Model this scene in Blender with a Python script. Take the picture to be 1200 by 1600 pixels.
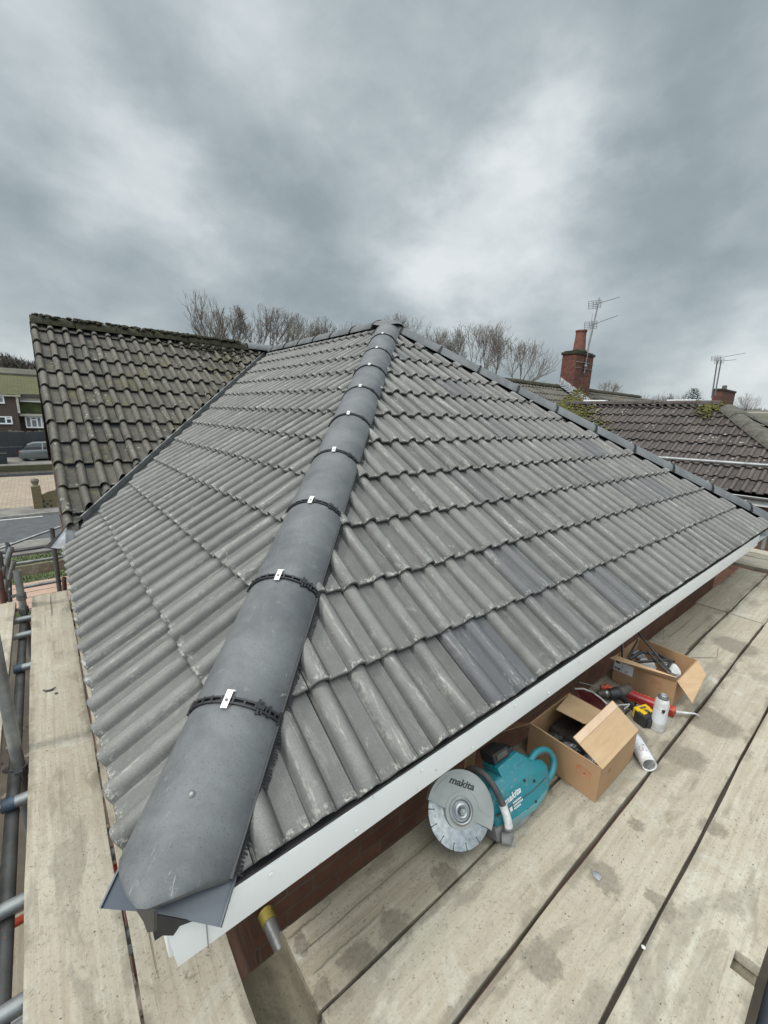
import bpy, bmesh, math, random
from mathutils import Matrix, Vector
R = math.radians
rnd = random.Random(7)
sc = bpy.context.scene
for o in list(bpy.data.objects): bpy.data.objects.remove(o)

# ------------------------------------------------------------------ camera
cd = bpy.data.cameras.new('camera'); cam = bpy.data.objects.new('camera', cd)
sc.collection.objects.link(cam); sc.camera = cam
CR = Vector((0.778861, -0.626410, 0.031402)); CU = Vector((0.118104, 0.195651, 0.973536)); CF = Vector((0.615977, 0.754540, -0.226367))
CP = Vector((-0.02883, -0.77004, 1.04053)); FPX = 653.95
cam.matrix_world = Matrix(((CR.x, CU.x, -CF.x, CP.x), (CR.y, CU.y, -CF.y, CP.y), (CR.z, CU.z, -CF.z, CP.z), (0, 0, 0, 1)))
cd.sensor_fit = 'VERTICAL'; cd.sensor_height = 36; cd.lens = FPX / 1600 * 36
cd.clip_start = 0.02; cd.clip_end = 3000
sc.render.resolution_x = 768; sc.render.resolution_y = 1024

def ray(px, py): return CR * ((px - 600) / FPX) - CU * ((py - 800) / FPX) + CF
def at(px, py, y=None, x=None, z=None):
    """world point seen at a photo pixel on the plane y= / x= / z="""
    v = ray(px, py)
    t = (y - CP.y) / v.y if y is not None else (x - CP.x) / v.x if x is not None else (z - CP.z) / v.z
    return CP + v * t

# ------------------------------------------------------------------ node helper
class NT:
    def __init__(s, tree): s.t = tree; tree.nodes.clear()
    def n(s, typ, ins=None, **props):
        nd = s.t.nodes.new(typ)
        for k, v in props.items(): setattr(nd, k, v)
        for k, v in (ins or {}).items():
            sk = nd.inputs[k]
            if isinstance(v, bpy.types.NodeSocket): s.t.links.new(v, sk)
            else: sk.default_value = v
        return nd
    def math(s, op, a, b=0.0, c=None, clamp=False):
        i = {0: a, 1: b}
        if c is not None: i[2] = c
        return s.n('ShaderNodeMath', i, operation=op, use_clamp=clamp).outputs[0]
    def vmath(s, op, a, b=None):
        i = {0: a}
        if b is not None: i[1] = b
        nd = s.n('ShaderNodeVectorMath', i, operation=op)
        return nd.outputs[1] if op in ('DOT_PRODUCT', 'LENGTH', 'DISTANCE') else nd.outputs[0]
    def noise(s, vec, scale, detail=5.0, rough=0.55, dist=0.0, col=False):
        nd = s.n('ShaderNodeTexNoise', {'Vector': vec, 'Scale': scale, 'Detail': detail, 'Roughness': rough, 'Distortion': dist})
        return nd.outputs['Color' if col else 'Fac']
    def mapr(s, v, a, b, c=0.0, d=1.0, smooth=False):
        return s.n('ShaderNodeMapRange', {0: v, 1: a, 2: b, 3: c, 4: d}, interpolation_type='SMOOTHSTEP' if smooth else 'LINEAR').outputs[0]
    def mix(s, f, a, b, mode='MIX'):
        nd = s.n('ShaderNodeMix', data_type='RGBA', blend_type=mode)
        for i, v in ((0, f), (6, a), (7, b)):
            if isinstance(v, bpy.types.NodeSocket): s.t.links.new(v, nd.inputs[i])
            else: nd.inputs[i].default_value = (v if i == 0 else (tuple(v) + (1,) if len(v) == 3 else v))
        return nd.outputs[2]
    def ramp(s, f, stops):
        nd = s.n('ShaderNodeValToRGB', {0: f}); cr = nd.color_ramp
        while len(cr.elements) < len(stops): cr.elements.new(0.5)
        for e, (p, c) in zip(cr.elements, stops): e.position = p; e.color = tuple(c) + (1,)
        return nd.outputs[0]
    def scale(s, vec, sx, sy, sz):
        return s.n('ShaderNodeMapping', {'Vector': vec, 'Scale': (sx, sy, sz)}).outputs[0]
    def out(s, col, rough=0.8, metal=0.0, bump=None, bstr=0.3, bdist=0.01, spec=0.5, coat=0.0, alpha=None, trans=0.0):
        b = s.n('ShaderNodeBsdfPrincipled', {'Roughness': rough, 'Metallic': metal, 'Specular IOR Level': spec, 'Coat Weight': coat, 'Transmission Weight': trans})
        if isinstance(col, bpy.types.NodeSocket): s.t.links.new(col, b.inputs['Base Color'])
        else: b.inputs['Base Color'].default_value = tuple(col) + (1,)
        if bump is not None:
            bn = s.n('ShaderNodeBump', {'Height': bump, 'Strength': bstr, 'Distance': bdist})
            s.t.links.new(bn.outputs[0], b.inputs['Normal'])
        o = s.n('ShaderNodeOutputMaterial'); s.t.links.new(b.outputs[0], o.inputs[0])

# ------------------------------------------------------------------ sky
w = bpy.data.worlds.new('World'); sc.world = w; w.use_nodes = True
T = NT(w.node_tree)
SUN_EL, SUN_AZ = 44.0, 282.0           # elevation; azimuth measured from +Y towards +X
sky = T.n('ShaderNodeTexSky', sky_type='NISHITA', sun_disc=False, sun_elevation=R(SUN_EL), sun_rotation=R(SUN_AZ), air_density=1.2, dust_density=3.0)
g = T.n('ShaderNodeTexCoord').outputs['Generated']
sep = T.n('ShaderNodeSeparateXYZ', {0: g}); dz = sep.outputs[2]
inv = T.math('DIVIDE', 1.0, T.math('ADD', T.math('MAXIMUM', dz, 0.0), 0.40))
flat = T.n('ShaderNodeCombineXYZ', {0: T.math('MULTIPLY', sep.outputs[0], inv), 1: T.math('MULTIPLY', sep.outputs[1], inv), 2: 0.3}).outputs[0]
warp = T.noise(T.vmath('MULTIPLY', g, (1, 1, 1.6)), 3.0, 6.0, 0.55, 0.0, col=True)
wv = T.n('ShaderNodeVectorMath', {0: T.vmath('SUBTRACT', warp, (0.5, 0.5, 0.5)), 3: 0.36}, operation='SCALE').outputs[0]
gw = T.vmath('NORMALIZE', T.vmath('ADD', g, wv))
fb = T.noise(flat, 1.6, 8.0, 0.52, 0.1)
fb2 = T.noise(T.vmath('MULTIPLY', g, (1, 1, 1.7)), 5.5, 8.0, 0.56, 0.15)
dens = T.math('ADD', T.math('MULTIPLY', T.math('SUBTRACT', fb, 0.5), 1.05), T.math('MULTIPLY', T.math('SUBTRACT', fb2, 0.5), 0.62))
blobs = [((805, 275), 8, 0.56), ((760, 300), 13, 0.10), ((150, 240), 7, 0.26), ((240, 290), 6, 0.28), ((40, 130), 12, 0.06), ((690, 425), 7, 0.38), ((1190, 590), 12, 0.42), ((20, 540), 14, 0.50),
         ((430, 90), 10, 0.22), ((540, 430), 8, 0.12), ((880, 430), 10, 0.16), ((560, 250), 8, .12), ((340, 380), 8, .14),
         ((470, 380), 11, -0.30), ((90, 390), 12, -0.30), ((1120, 330), 16, -0.16), ((620, 110), 14, -0.10), ((240, 130), 9, -0.20), ((1080, 90), 20, -0.06), ((700, 200), 7, -0.12), ((960, 330), 8, -0.12)]
acc = dens
for (px, py), rad, amp in blobs:
    c = ray(px, py).normalized()
    # the constant noise offset of the warp shifts directions little; widths in degrees
    dd = T.vmath('DOT_PRODUCT', gw, tuple(c))
    e = T.math('POWER', 2.718, T.math('MULTIPLY', T.math('SUBTRACT', dd, 1.0), 1.0 / (1 - math.cos(R(rad)))))
    acc = T.math('MULTIPLY_ADD', e, amp, acc)
cl = T.ramp(T.math('ADD', acc, 0.49, clamp=True), [(0.0, (0.222, 0.266, 0.290)), (0.35, (0.315, 0.374, 0.400)), (0.6, (0.450, 0.512, 0.538)), (0.8, (0.61, 0.667, 0.69)), (1.0, (0.76, 0.80, 0.82))])
# overcast sky, brighter towards the zenith; boosted above the frame to light the scene
bk = T.mapr(T.vmath('DOT_PRODUCT', g, (-.50, -.80, .33)), 0.15, 0.9, 1.0, 2.35, True)   # sky boost added behind the viewer to brighten surfaces facing that way
zen = T.math('MULTIPLY', T.mapr(dz, 0.62, 0.95, 1.0, 4.9, True), bk); zg_ = T.math('MULTIPLY', T.mapr(dz, 0.62, 0.95, 1.0, 4.45, True), bk); zb_ = T.math('MULTIPLY', T.mapr(dz, 0.62, 0.95, 1.0, 4.1, True), bk)
clz = T.vmath('MULTIPLY', cl, T.n('ShaderNodeCombineXYZ', {0: zen, 1: zg_, 2: zb_}).outputs[0])
nis = T.n('ShaderNodeVectorMath', {0: sky.outputs[0], 3: 0.08}, operation='SCALE').outputs[0]
col = T.mix(0.06, clz, nis)
bg = T.n('ShaderNodeBackground', {'Color': col, 'Strength': 0.76})
wo = T.n('ShaderNodeOutputWorld', {'Surface': bg.outputs[0]})

sl = bpy.data.lights.new('sun', 'SUN'); sl.energy = 1.5; sl.angle = R(11); sl.color = (1.0, 0.97, 0.93)
so = bpy.data.objects.new('sun', sl); sc.collection.objects.link(so)
sd = Vector((math.sin(R(SUN_AZ)) * math.cos(R(SUN_EL)), math.cos(R(SUN_AZ)) * math.cos(R(SUN_EL)), math.sin(R(SUN_EL))))
so.rotation_euler = sd.to_track_quat('Z', 'Y').to_euler(); so.location = (0, 0, 30)

sc.view_settings.view_transform = 'Standard'; sc.view_settings.look = 'None'
sc.view_settings.exposure = 0.45; sc.view_settings.gamma = 1.0; sc.view_settings.use_curve_mapping = False

# ------------------------------------------------------------------ materials
MATS = {}
def newmat(name):
    m = bpy.data.materials.new(name); m.use_nodes = True; MATS[name] = m
    return NT(m.node_tree)
def simple(name, c1, c2=None, scale=8.0, rough=0.7, metal=0.0, bstr=0.15, stretch=(1, 1, 1), lo=0.35, hi=0.65, spec=0.5, speck=None, bdist=0.004, coat=0.0, detail=6.0):
    T = newmat(name); co = T.n('ShaderNodeTexCoord').outputs['Object']
    co = T.scale(co, *stretch); c2 = c2 or tuple(x * 0.75 for x in c1)
    nz = T.noise(co, scale, detail, 0.6)
    col = T.mix(T.mapr(nz, lo, hi), c2, c1)
    fine = T.noise(co, scale * 9, 3.0, 0.6)
    if speck:
        col = T.mix(T.mapr(fine, speck[1], speck[1] + 0.05), col, speck[0])
    T.out(col, rough, metal, T.math('ADD', nz, T.math('MULTIPLY', fine, 0.5)), bstr, bdist, spec, coat)

def tile_mat(name, dark, light, blue, eff, effc, chip, moss=None, lichen=None, rough=0.62):
    T = newmat(name)
    co = T.n('ShaderNodeTexCoord').outputs['Object']; uv = T.n('ShaderNodeUVMap', uv_map='uv').outputs[0]
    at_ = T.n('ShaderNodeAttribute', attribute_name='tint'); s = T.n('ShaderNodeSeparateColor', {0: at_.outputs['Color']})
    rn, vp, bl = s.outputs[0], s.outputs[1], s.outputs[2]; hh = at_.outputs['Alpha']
    big = T.noise(co, 2.2, 6.0, 0.62, 0.3); med = T.noise(co, 14.0, 6.0, 0.65); fine = T.noise(co, 260.0, 3.0, 0.7)
    col = T.mix(T.mapr(T.math('ADD', T.math('MULTIPLY', big, 0.5), T.math('MULTIPLY', med, 0.5)), 0.36, 0.64), dark, light)
    col = T.mix(T.math('MULTIPLY', T.mapr(rn, 0.0, 1.0), 0.55), col, tuple(x * 1.35 for x in light))
    col = T.mix(T.mapr(T.math('ADD', hh, T.math('MULTIPLY', med, 0.6)), 0.85, 1.40, 0, 0.55), col, tuple(x * 1.75 for x in light))  # worn crests paler; crest highlight and groove shade also put into the colour
    col = T.mix(bl, col, blue)
    col = T.mix(T.mapr(fine, 0.40, 0.62, 0.0, 0.30), col, tuple(x * 0.42 for x in dark))
    st = T.noise(T.scale(uv, 38, 3.2, 1), 1.0, 6.0, 0.66, 0.6)
    grit = T.noise(T.scale(uv, 90, 34, 1), 1.0, 4.0, 0.7)
    m1 = T.math('MULTIPLY', T.mapr(st, 0.54, 0.68), T.mapr(grit, 0.38, 0.62), clamp=True)
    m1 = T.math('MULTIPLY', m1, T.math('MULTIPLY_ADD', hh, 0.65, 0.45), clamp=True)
    col = T.mix(T.math('MULTIPLY', m1, eff), col, effc)
    blot = T.math('MULTIPLY', T.mapr(T.noise(co, 6.5, 8.0, 0.72, 1.2), 0.61, 0.68), T.mapr(T.noise(co, 70, 4.0, .7), .42, .6))
    col = T.mix(T.math('MULTIPLY', blot, eff * 0.6), col, effc)
    tail = T.math('MULTIPLY', T.mapr(vp, 0.10, 0.01), T.mapr(T.noise(co, 46.0, 6.0, 0.75), 0.54, 0.60), clamp=True)
    col = T.mix(T.math('MULTIPLY', tail, chip), col, tuple(min(1, x * 1.25) for x in effc))
    if moss:
        mm = T.mapr(T.math('ADD', T.noise(co, 1.6, 7.0, 0.7, 0.4), T.math('MULTIPLY', T.math('SUBTRACT', 1.0, hh), 0.03)), moss[2], moss[2] + 0.09)
        col = T.mix(T.math('MULTIPLY', mm, T.mapr(T.noise(co, 30, 4, .7), .38, .55)), col, T.mix(T.mapr(T.noise(co, 40, 3.0, .6), .4, .6), moss[0], moss[1]))
    if lichen:
        vo = T.n('ShaderNodeTexVoronoi', {'Vector': T.vmath('ADD', co, T.n('ShaderNodeVectorMath', {0: T.noise(co, 45, 3, .6, col=True), 3: 0.02}, operation='SCALE').outputs[0]), 'Scale': lichen[1]}).outputs[0]
        lm = T.math('MULTIPLY', T.mapr(vo, 0.26, 0.17), T.mapr(T.noise(co, 3.0, 6.0, .75), 0.50, 0.60), clamp=True)
        col = T.mix(T.math('MULTIPLY', lm, 0.8), col, lichen[0])
    col = T.mix(T.mapr(vp, 0.012, 0.004, 0, .55), col, dark)  # tail faces darkened: shade of the gap put into the colour
    T.out(col, rough, 0, T.math('ADD', T.math('MULTIPLY', med, 0.6), T.math('MULTIPLY', fine, 0.35)), 0.35, 0.0035, spec=0.45)

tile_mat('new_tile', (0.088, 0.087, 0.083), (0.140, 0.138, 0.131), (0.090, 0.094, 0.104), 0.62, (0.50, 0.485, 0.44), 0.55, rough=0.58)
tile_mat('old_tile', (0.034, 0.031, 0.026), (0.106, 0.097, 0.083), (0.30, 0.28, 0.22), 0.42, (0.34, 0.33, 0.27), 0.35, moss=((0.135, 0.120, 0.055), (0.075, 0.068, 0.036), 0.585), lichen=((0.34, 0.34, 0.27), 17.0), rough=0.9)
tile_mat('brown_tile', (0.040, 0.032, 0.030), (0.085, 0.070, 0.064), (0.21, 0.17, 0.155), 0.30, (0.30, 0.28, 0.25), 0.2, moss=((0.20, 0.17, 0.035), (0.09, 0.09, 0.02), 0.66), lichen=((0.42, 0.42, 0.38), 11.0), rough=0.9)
simple('moss', (0.150, 0.138, 0.034), (0.060, 0.060, 0.017), 22, 0.95, bstr=0.9, bdist=0.02)
simple('dark_moss', (0.050, 0.045, 0.024), (0.020, 0.020, 0.012), 16, 0.95, bstr=0.9, bdist=0.02)
simple('old_mortar', (0.115, 0.108, 0.092), (0.058, 0.056, 0.048), 12, 0.95, bstr=0.8, bdist=0.01, speck=((0.3, 0.3, 0.26), 0.64))

T = newmat('hip_concrete'); co = T.n('ShaderNodeTexCoord').outputs['Object']
oi = T.n('ShaderNodeObjectInfo').outputs['Random']
cv = T.vmath('ADD', co, T.n('ShaderNodeCombineXYZ', {0: T.math('MULTIPLY', oi, 37.0), 1: T.math('MULTIPLY', oi, 11.0), 2: 0.0}).outputs[0])
a_ = T.noise(cv, 5.0, 7.0, 0.62, 0.5); f_ = T.noise(cv, 230.0, 2.0, 0.7)
col = T.mix(T.mapr(a_, 0.38, 0.62), (0.070, 0.076, 0.084), (0.130, 0.137, 0.142))
col = T.mix(T.mapr(T.noise(cv, 26, 5, .7), .5, .7, 0, .3), col, (0.17, 0.175, 0.18))
col = T.mix(T.math('MULTIPLY', oi, 0.25), col, (0.18, 0.185, 0.185))
col = T.mix(T.mapr(f_, 0.60, 0.66, 0, 0.6), col, (0.045, 0.048, 0.055))
sc_ = T.noise(T.scale(cv, 60, 9, 60), 1.0, 5.0, 0.7, 1.5)
col = T.mix(T.mapr(sc_, 0.66, 0.72, 0, 0.55), col, (0.40, 0.41, 0.41))
pt = T.math('MULTIPLY', T.mapr(T.noise(cv, 9, 6, .75, 1.0), 0.62, 0.70), 0.35)
col = T.mix(pt, col, (0.30, 0.31, 0.31))
T.out(col, 0.55, 0, T.math('ADD', a_, T.math('MULTIPLY', f_, 0.2)), 0.22, 0.003)

def wood_mat(name, base, dark, warm):
    T = newmat(name); co = T.n('ShaderNodeTexCoord').outputs['Object']
    geo = T.n('ShaderNodeNewGeometry').outputs['Position']
    oi = T.n('ShaderNodeObjectInfo').outputs['Random']
    cv = T.vmath('ADD', co, T.n('ShaderNodeCombineXYZ', {0: T.math('MULTIPLY', oi, 53.0), 1: T.math('MULTIPLY', oi, 17.0), 2: 0.0}).outputs[0])
    grain = T.noise(T.scale(cv, 1.6, 60, 30), 1.0, 6.0, 0.6, 0.4)
    big = T.noise(T.scale(cv, 1.2, 2.6, 1), 1.6, 7.0, 0.65, 0.4); fine = T.noise(cv, 120, 4.0, 0.72); mid = T.noise(cv, 28, 6.0, 0.7)
    col = T.mix(T.mapr(T.math('ADD', T.math('MULTIPLY', grain, 0.5), T.math('MULTIPLY', big, 0.5)), 0.38, 0.60), warm, base)
    col = T.mix(T.math('MULTIPLY', oi, 0.3), col, tuple(x * 0.9 for x in warm))
    col = T.mix(T.mapr(mid, 0.52, 0.70, 0, 0.50), col, tuple(x * 0.60 for x in base))
    col = T.mix(T.mapr(fine, 0.57, 0.68, 0, 0.80), col, dark)
    col = T.mix(T.mapr(T.noise(T.scale(cv, .8, 40, 10), 2.0, 5.0, 0.75, 2.0), 0.60, 0.68, 0, 0.55), col, dark)
    # dried cement dust: paler, cooler patches
    col = T.mix(T.mapr(T.noise(cv, 3.3, 8.0, 0.7, 1.0), 0.56, 0.66, 0, 0.45), col, (0.50, 0.495, 0.455))
    # damp patches that stay on the boards
    wp = T.vmath('ADD', geo, T.n('ShaderNodeVectorMath', {0: T.vmath('SUBTRACT', T.noise(geo, 9.0, 5.0, 0.7, col=True), (0.5, 0.5, 0.5)), 3: 0.13}, operation='SCALE').outputs[0])
    wp = T.vmath('ADD', wp, T.n('ShaderNodeVectorMath', {0: T.vmath('SUBTRACT', T.noise(geo, 38.0, 5.0, 0.75, col=True), (0.5, 0.5, 0.5)), 3: 0.06}, operation='SCALE').outputs[0])
    damp = None
    for (x, y, r) in STAINS:
        d = T.vmath('DISTANCE', wp, (x, y, -0.54)); e = T.mapr(d, r, r * 0.72)
        damp = e if damp is None else T.math('MAXIMUM', damp, e)
    rand = T.math('MULTIPLY', T.mapr(T.noise(T.scale(cv, 1.0, 3.0, 1), 2.2, 7.0, 0.65, 0.6), 0.54, 0.61), 0.65)
    damp = T.math('MULTIPLY', T.math('MAXIMUM', damp, rand), T.mapr(T.noise(geo, 60, 4, .7), .2, .6, .55, 1), clamp=True)
    col = T.mix(T.math('MULTIPLY', damp, 0.80), col, tuple(x * 0.36 for x in (base[0] * .95, base[1] * .88, base[2] * .82)))
    sy = T.math('ABSOLUTE', T.n('ShaderNodeSeparateXYZ', {0: co}).outputs[1])
    edge = T.math('MULTIPLY', T.mapr(T.math('ADD', sy, T.math('MULTIPLY', T.math('SUBTRACT', T.noise(T.scale(cv, 1, .5, 1), 7.0, 5.0, .7), .5), .11)), .094, .112), T.mapr(T.noise(T.scale(cv, 1, .3, 1), 1.7, 4.0, .7), .46, .56), clamp=True)
    col = T.mix(T.math('MULTIPLY', edge, 0.60), col, tuple(x * 0.42 for x in warm))
    col = T.mix(T.mapr(T.noise(T.scale(cv, 1, 1.9, 1), 75, 3.0, .75), .50, .64, 0, .38), col, tuple(x * 0.66 for x in base))
    T.out(col, T.mapr(damp, 0, 1, 0.85, 0.55), 0, T.math('ADD', T.math('MULTIPLY', grain, 0.6), T.math('MULTIPLY', fine, 0.4)), 0.3, 0.003, spec=0.35)
STAINS = [tuple(at(px, py, z=-0.54)[:2]) + (r * 1.15,) for px, py, r in ((850, 1500, .055), (940, 1370, .055), (1110, 1125, .13), (1065, 1180, .10), (1060, 1050, .12), (700, 1370, .05), (620, 1450, .05), (560, 1500, .05), (1000, 1290, .03),
          (1110, 1290, .05), (1040, 1420, .04), (1150, 1010, .14), (1000, 945, .10), (1060, 930, .10), (885, 1215, .05), (860, 1240, .03), (760, 1290, .06), (990, 1150, .08), (505, 1560, .03), (470, 1480, .03), (300, 1515, .015), (1020, 1400, .03))]
wood_mat('board_wood', (0.440, 0.406, 0.335), (0.120, 0.098, 0.070), (0.315, 0.272, 0.205))
wood_mat('board_wood_dark', (0.20, 0.18, 0.13), (0.06, 0.05, 0.04), (0.16, 0.135, 0.095))
wood_mat('board_wood_grey', (0.355, 0.320, 0.258), (0.095, 0.078, 0.058), (0.245, 0.205, 0.148))

def brick_mat(name, c1, c2, mortar, rough=0.9):
    T = newmat(name); co = T.n('ShaderNodeTexCoord').outputs['Object']
    s = T.n('ShaderNodeSeparateXYZ', {0: co})
    v = T.n('ShaderNodeCombineXYZ', {0: T.math('ADD', s.outputs[0], s.outputs[1]), 1: s.outputs[2], 2: 0.0}).outputs[0]
    b = T.n('ShaderNodeTexBrick', {'Vector': v, 'Scale': 1.0, 'Mortar Size': 0.0055, 'Mortar Smooth': 0.2, 'Brick Width': 0.225, 'Row Height': 0.075, 'Color1': tuple(c1) + (1,), 'Color2': tuple(c2) + (1,), 'Mortar': tuple(mortar) + (1,), 'Bias': -0.1})
    n1 = T.noise(co, 9, 6, .65); n2 = T.noise(co, 80, 4, .7)
    col = T.mix(T.mapr(n1, 0.35, 0.7, 0, 0.55), b.outputs[0], tuple(x * 0.55 for x in c2))
    T.out(col, rough, 0, T.math('ADD', T.math('MULTIPLY', b.outputs[1], -1.0), T.math('MULTIPLY', n2, 0.3)), 0.6, 0.006)
brick_mat('brick_red', (0.215, 0.100, 0.066), (0.145, 0.070, 0.050), (0.16, 0.135, 0.11))
brick_mat('brick_chimney', (0.175, 0.060, 0.038), (0.085, 0.034, 0.026), (0.12, 0.09, 0.07))
brick_mat('brick_brown', (0.105, 0.076, 0.062), (0.082, 0.060, 0.050), (0.11, 0.095, 0.085))
brick_mat('brick_mossy', (0.20, 0.145, 0.075), (0.13, 0.11, 0.06), (0.15, 0.15, 0.09))
simple('upvc_white', (0.86, 0.87, 0.87), (0.82, 0.83, 0.84), 3.0, 0.32, bstr=0.04, spec=0.5, speck=((0.55, 0.55, 0.53), 0.69))
simple('black_plastic', (0.018, 0.019, 0.021), (0.030, 0.031, 0.033), 25, 0.5, bstr=0.1)
simple('grey_plastic', (0.085, 0.100, 0.124), (0.066, 0.078, 0.098), 6, 0.35, bstr=0.05)
simple('underlay', (0.022, 0.022, 0.024), None, 12, 0.9)
simple('clip_steel', (0.80, 0.80, 0.78), (0.62, 0.62, 0.60), 40, 0.38, 0.35, bstr=0.05)
simple('lead', (0.33, 0.345, 0.36), (0.19, 0.20, 0.215), 9, 0.55, 0.3, bstr=0.4, bdist=0.006)
simple('galv', (0.31, 0.325, 0.325), (0.19, 0.20, 0.205), 10, 0.45, 0.55, bstr=0.2, speck=((0.16, 0.13, 0.11), 0.66))
simple('galv_dark', (0.155, 0.16, 0.16), (0.085, 0.09, 0.09), 10, 0.55, 0.4, bstr=0.2, speck=((0.22, 0.13, 0.09), 0.62))
simple('rust', (0.16, 0.075, 0.05), (0.09, 0.05, 0.04), 14, 0.85, bstr=0.4)
simple('blue_plastic', (0.050, 0.085, 0.13), (0.03, 0.05, 0.08), 14, 0.5)
simple('yellow_plastic', (0.38, 0.30, 0.05), (0.24, 0.19, 0.05), 30, 0.55)
simple('navy_paint', (0.012, 0.018, 0.028), (0.03, 0.035, 0.04), 12, 0.45)
simple('terracotta', (0.22, 0.085, 0.055), (0.14, 0.055, 0.038), 7, 0.85, bstr=0.3)
simple('alu', (0.28, 0.28, 0.29), (0.18, 0.18, 0.19), 20, 0.4, 0.6)
simple('glass_dark', (0.035, 0.042, 0.05), (0.06, 0.07, 0.08), 2, 0.08, spec=0.8)
simple('curtain', (0.28, 0.28, 0.28), (0.17, 0.17, 0.17), 5, 0.8, stretch=(6, 6, 0.3))
simple('cream', (0.50, 0.47, 0.40), (0.40, 0.38, 0.33), 3, 0.7)
simple('asphalt', (0.085, 0.088, 0.095), (0.055, 0.058, 0.062), 2.0, 0.85, bstr=0.3, speck=((0.14, 0.14, 0.14), 0.63))
simple('pavement', (0.20, 0.185, 0.17), (0.115, 0.108, 0.10), 1.2, 0.9, bstr=0.3)
simple('kerb', (0.30, 0.29, 0.27), (0.18, 0.175, 0.16), 2, 0.9)
simple('road_paint', (0.62, 0.62, 0.60), (0.40, 0.40, 0.39), 6, 0.7)
simple('roof_green', (0.085, 0.082, 0.042), (0.050, 0.052, 0.032), 0.9, 0.95, bstr=0.4, stretch=(1, 1, 1))
simple('roof_olive', (0.115, 0.110, 0.082), (0.075, 0.072, 0.055), 0.8, 0.95)
simple('moss_bright', (0.040, 0.050, 0.010), (0.015, 0.019, 0.007), 1.6, 0.95, bstr=0.5)
simple('fence_black', (0.016, 0.020, 0.026), (0.024, 0.028, 0.032), 1.0, 0.6, stretch=(1, 1, 0.2))
simple('bark', (0.22, 0.195, 0.170), (0.15, 0.130, 0.115), 6, 0.95, bstr=0.4)
simple('bark_pale', (0.22, 0.20, 0.18), (0.13, 0.115, 0.10), 6, 0.95)
simple('twig_mass', (0.130, 0.115, 0.098), (0.075, 0.068, 0.058), 0.4, 0.95)
simple('twig_brown', (0.125, 0.112, 0.096), (0.070, 0.064, 0.054), 0.3, 0.95)
simple('conifer', (0.030, 0.050, 0.030), (0.015, 0.028, 0.018), 3, 0.95)
simple('rubber', (0.015, 0.015, 0.016), None, 20, 0.8)
simple('car_grey', (0.16, 0.18, 0.19), (0.13, 0.15, 0.16), 1, 0.22, 0.5, coat=0.6)
simple('car_silver', (0.55, 0.57, 0.60), (0.45, 0.47, 0.50), 1, 0.25, 0.4, coat=0.6)
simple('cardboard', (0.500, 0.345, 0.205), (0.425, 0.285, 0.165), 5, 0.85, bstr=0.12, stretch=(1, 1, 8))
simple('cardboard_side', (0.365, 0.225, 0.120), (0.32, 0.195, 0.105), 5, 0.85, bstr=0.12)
simple('cardboard_pale', (0.60, 0.44, 0.31), (0.55, 0.38, 0.26), 9, 0.7, bstr=0.1, spec=0.5)
simple('box_print', (0.36, 0.115, 0.055), (0.42, 0.20, 0.11), 40, 0.85)
simple('box_print_faint', (0.30, 0.155, 0.08), (0.36, 0.20, 0.11), 40, 0.85)
simple('paper_white', (0.66, 0.67, 0.70), (0.58, 0.59, 0.62), 12, 0.6)
simple('ink', (0.03, 0.03, 0.035), None, 10, 0.6)
simple('teal', (0.014, 0.195, 0.240), (0.050, 0.185, 0.205), 9, 0.42, bstr=0.06, lo=.30, hi=.50, speck=((0.16, 0.22, 0.22), 0.62))
simple('teal_dusty', (0.085, 0.230, 0.255), (0.16, 0.22, 0.22), 9, 0.7, bstr=0.1)
T = newmat('blade_steel'); co = T.n('ShaderNodeTexCoord').outputs['Object']
sp_ = T.n('ShaderNodeSeparateXYZ', {0: co}); ang_ = T.math('ARCTAN2', sp_.outputs[1], sp_.outputs[0]); rr0 = T.vmath('LENGTH', co)
ring = T.noise(T.n('ShaderNodeCombineXYZ', {0: T.math('MULTIPLY', rr0, 260.0), 1: T.math('MULTIPLY', ang_, .8), 2: 0.0}).outputs[0], 1.0, 3, .6)
grime = T.mapr(T.noise(co, 30, 6, .7), .42, .68)
tg = T.n('ShaderNodeTangent', direction_type='RADIAL', axis='Z').outputs[0]
bsd = T.n('ShaderNodeBsdfPrincipled', {'Base Color': T.mix(grime, (0.50, 0.51, 0.52), (0.27, 0.27, 0.265)), 'Metallic': 1.0, 'Roughness': T.mapr(ring, .3, .7, .26, .42), 'Anisotropic': .9, 'Tangent': tg})
mo_ = T.n('ShaderNodeOutputMaterial', {'Surface': bsd.outputs[0]})
simple('saw_grey', (0.34, 0.35, 0.335), (0.25, 0.26, 0.245), 6, 0.36, 0.3, bstr=0.08)
simple('saw_steel', (0.42, 0.43, 0.44), (0.22, 0.225, 0.23), 7, 0.34, 0.85, bstr=0.12, lo=0.3, hi=0.7)
simple('saw_dark', (0.045, 0.045, 0.048), (0.10, 0.085, 0.075), 18, 0.6, bstr=0.2)
simple('dusty_plastic', (0.22, 0.22, 0.21), (0.13, 0.13, 0.13), 18, 0.7, bstr=0.2)
simple('foam_white', (0.66, 0.66, 0.66), (0.42, 0.42, 0.42), 22, 0.45, bstr=0.1, speck=((0.30, 0.22, 0.2), 0.68))
simple('foil', (0.50, 0.51, 0.54), (0.22, 0.22, 0.24), 26, 0.25, 0.8, bstr=0.9, bdist=0.01)
simple('red_label', (0.34, 0.020, 0.022), (0.22, 0.015, 0.018), 12, 0.35, spec=0.6)
simple('orange_red', (0.50, 0.060, 0.020), (0.36, 0.04, 0.015), 10, 0.45)
simple('drill_yellow', (0.72, 0.47, 0.012), (0.62, 0.38, 0.010), 15, 0.45)
simple('dark_red', (0.080, 0.006, 0.008), None, 15, 0.4)
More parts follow.
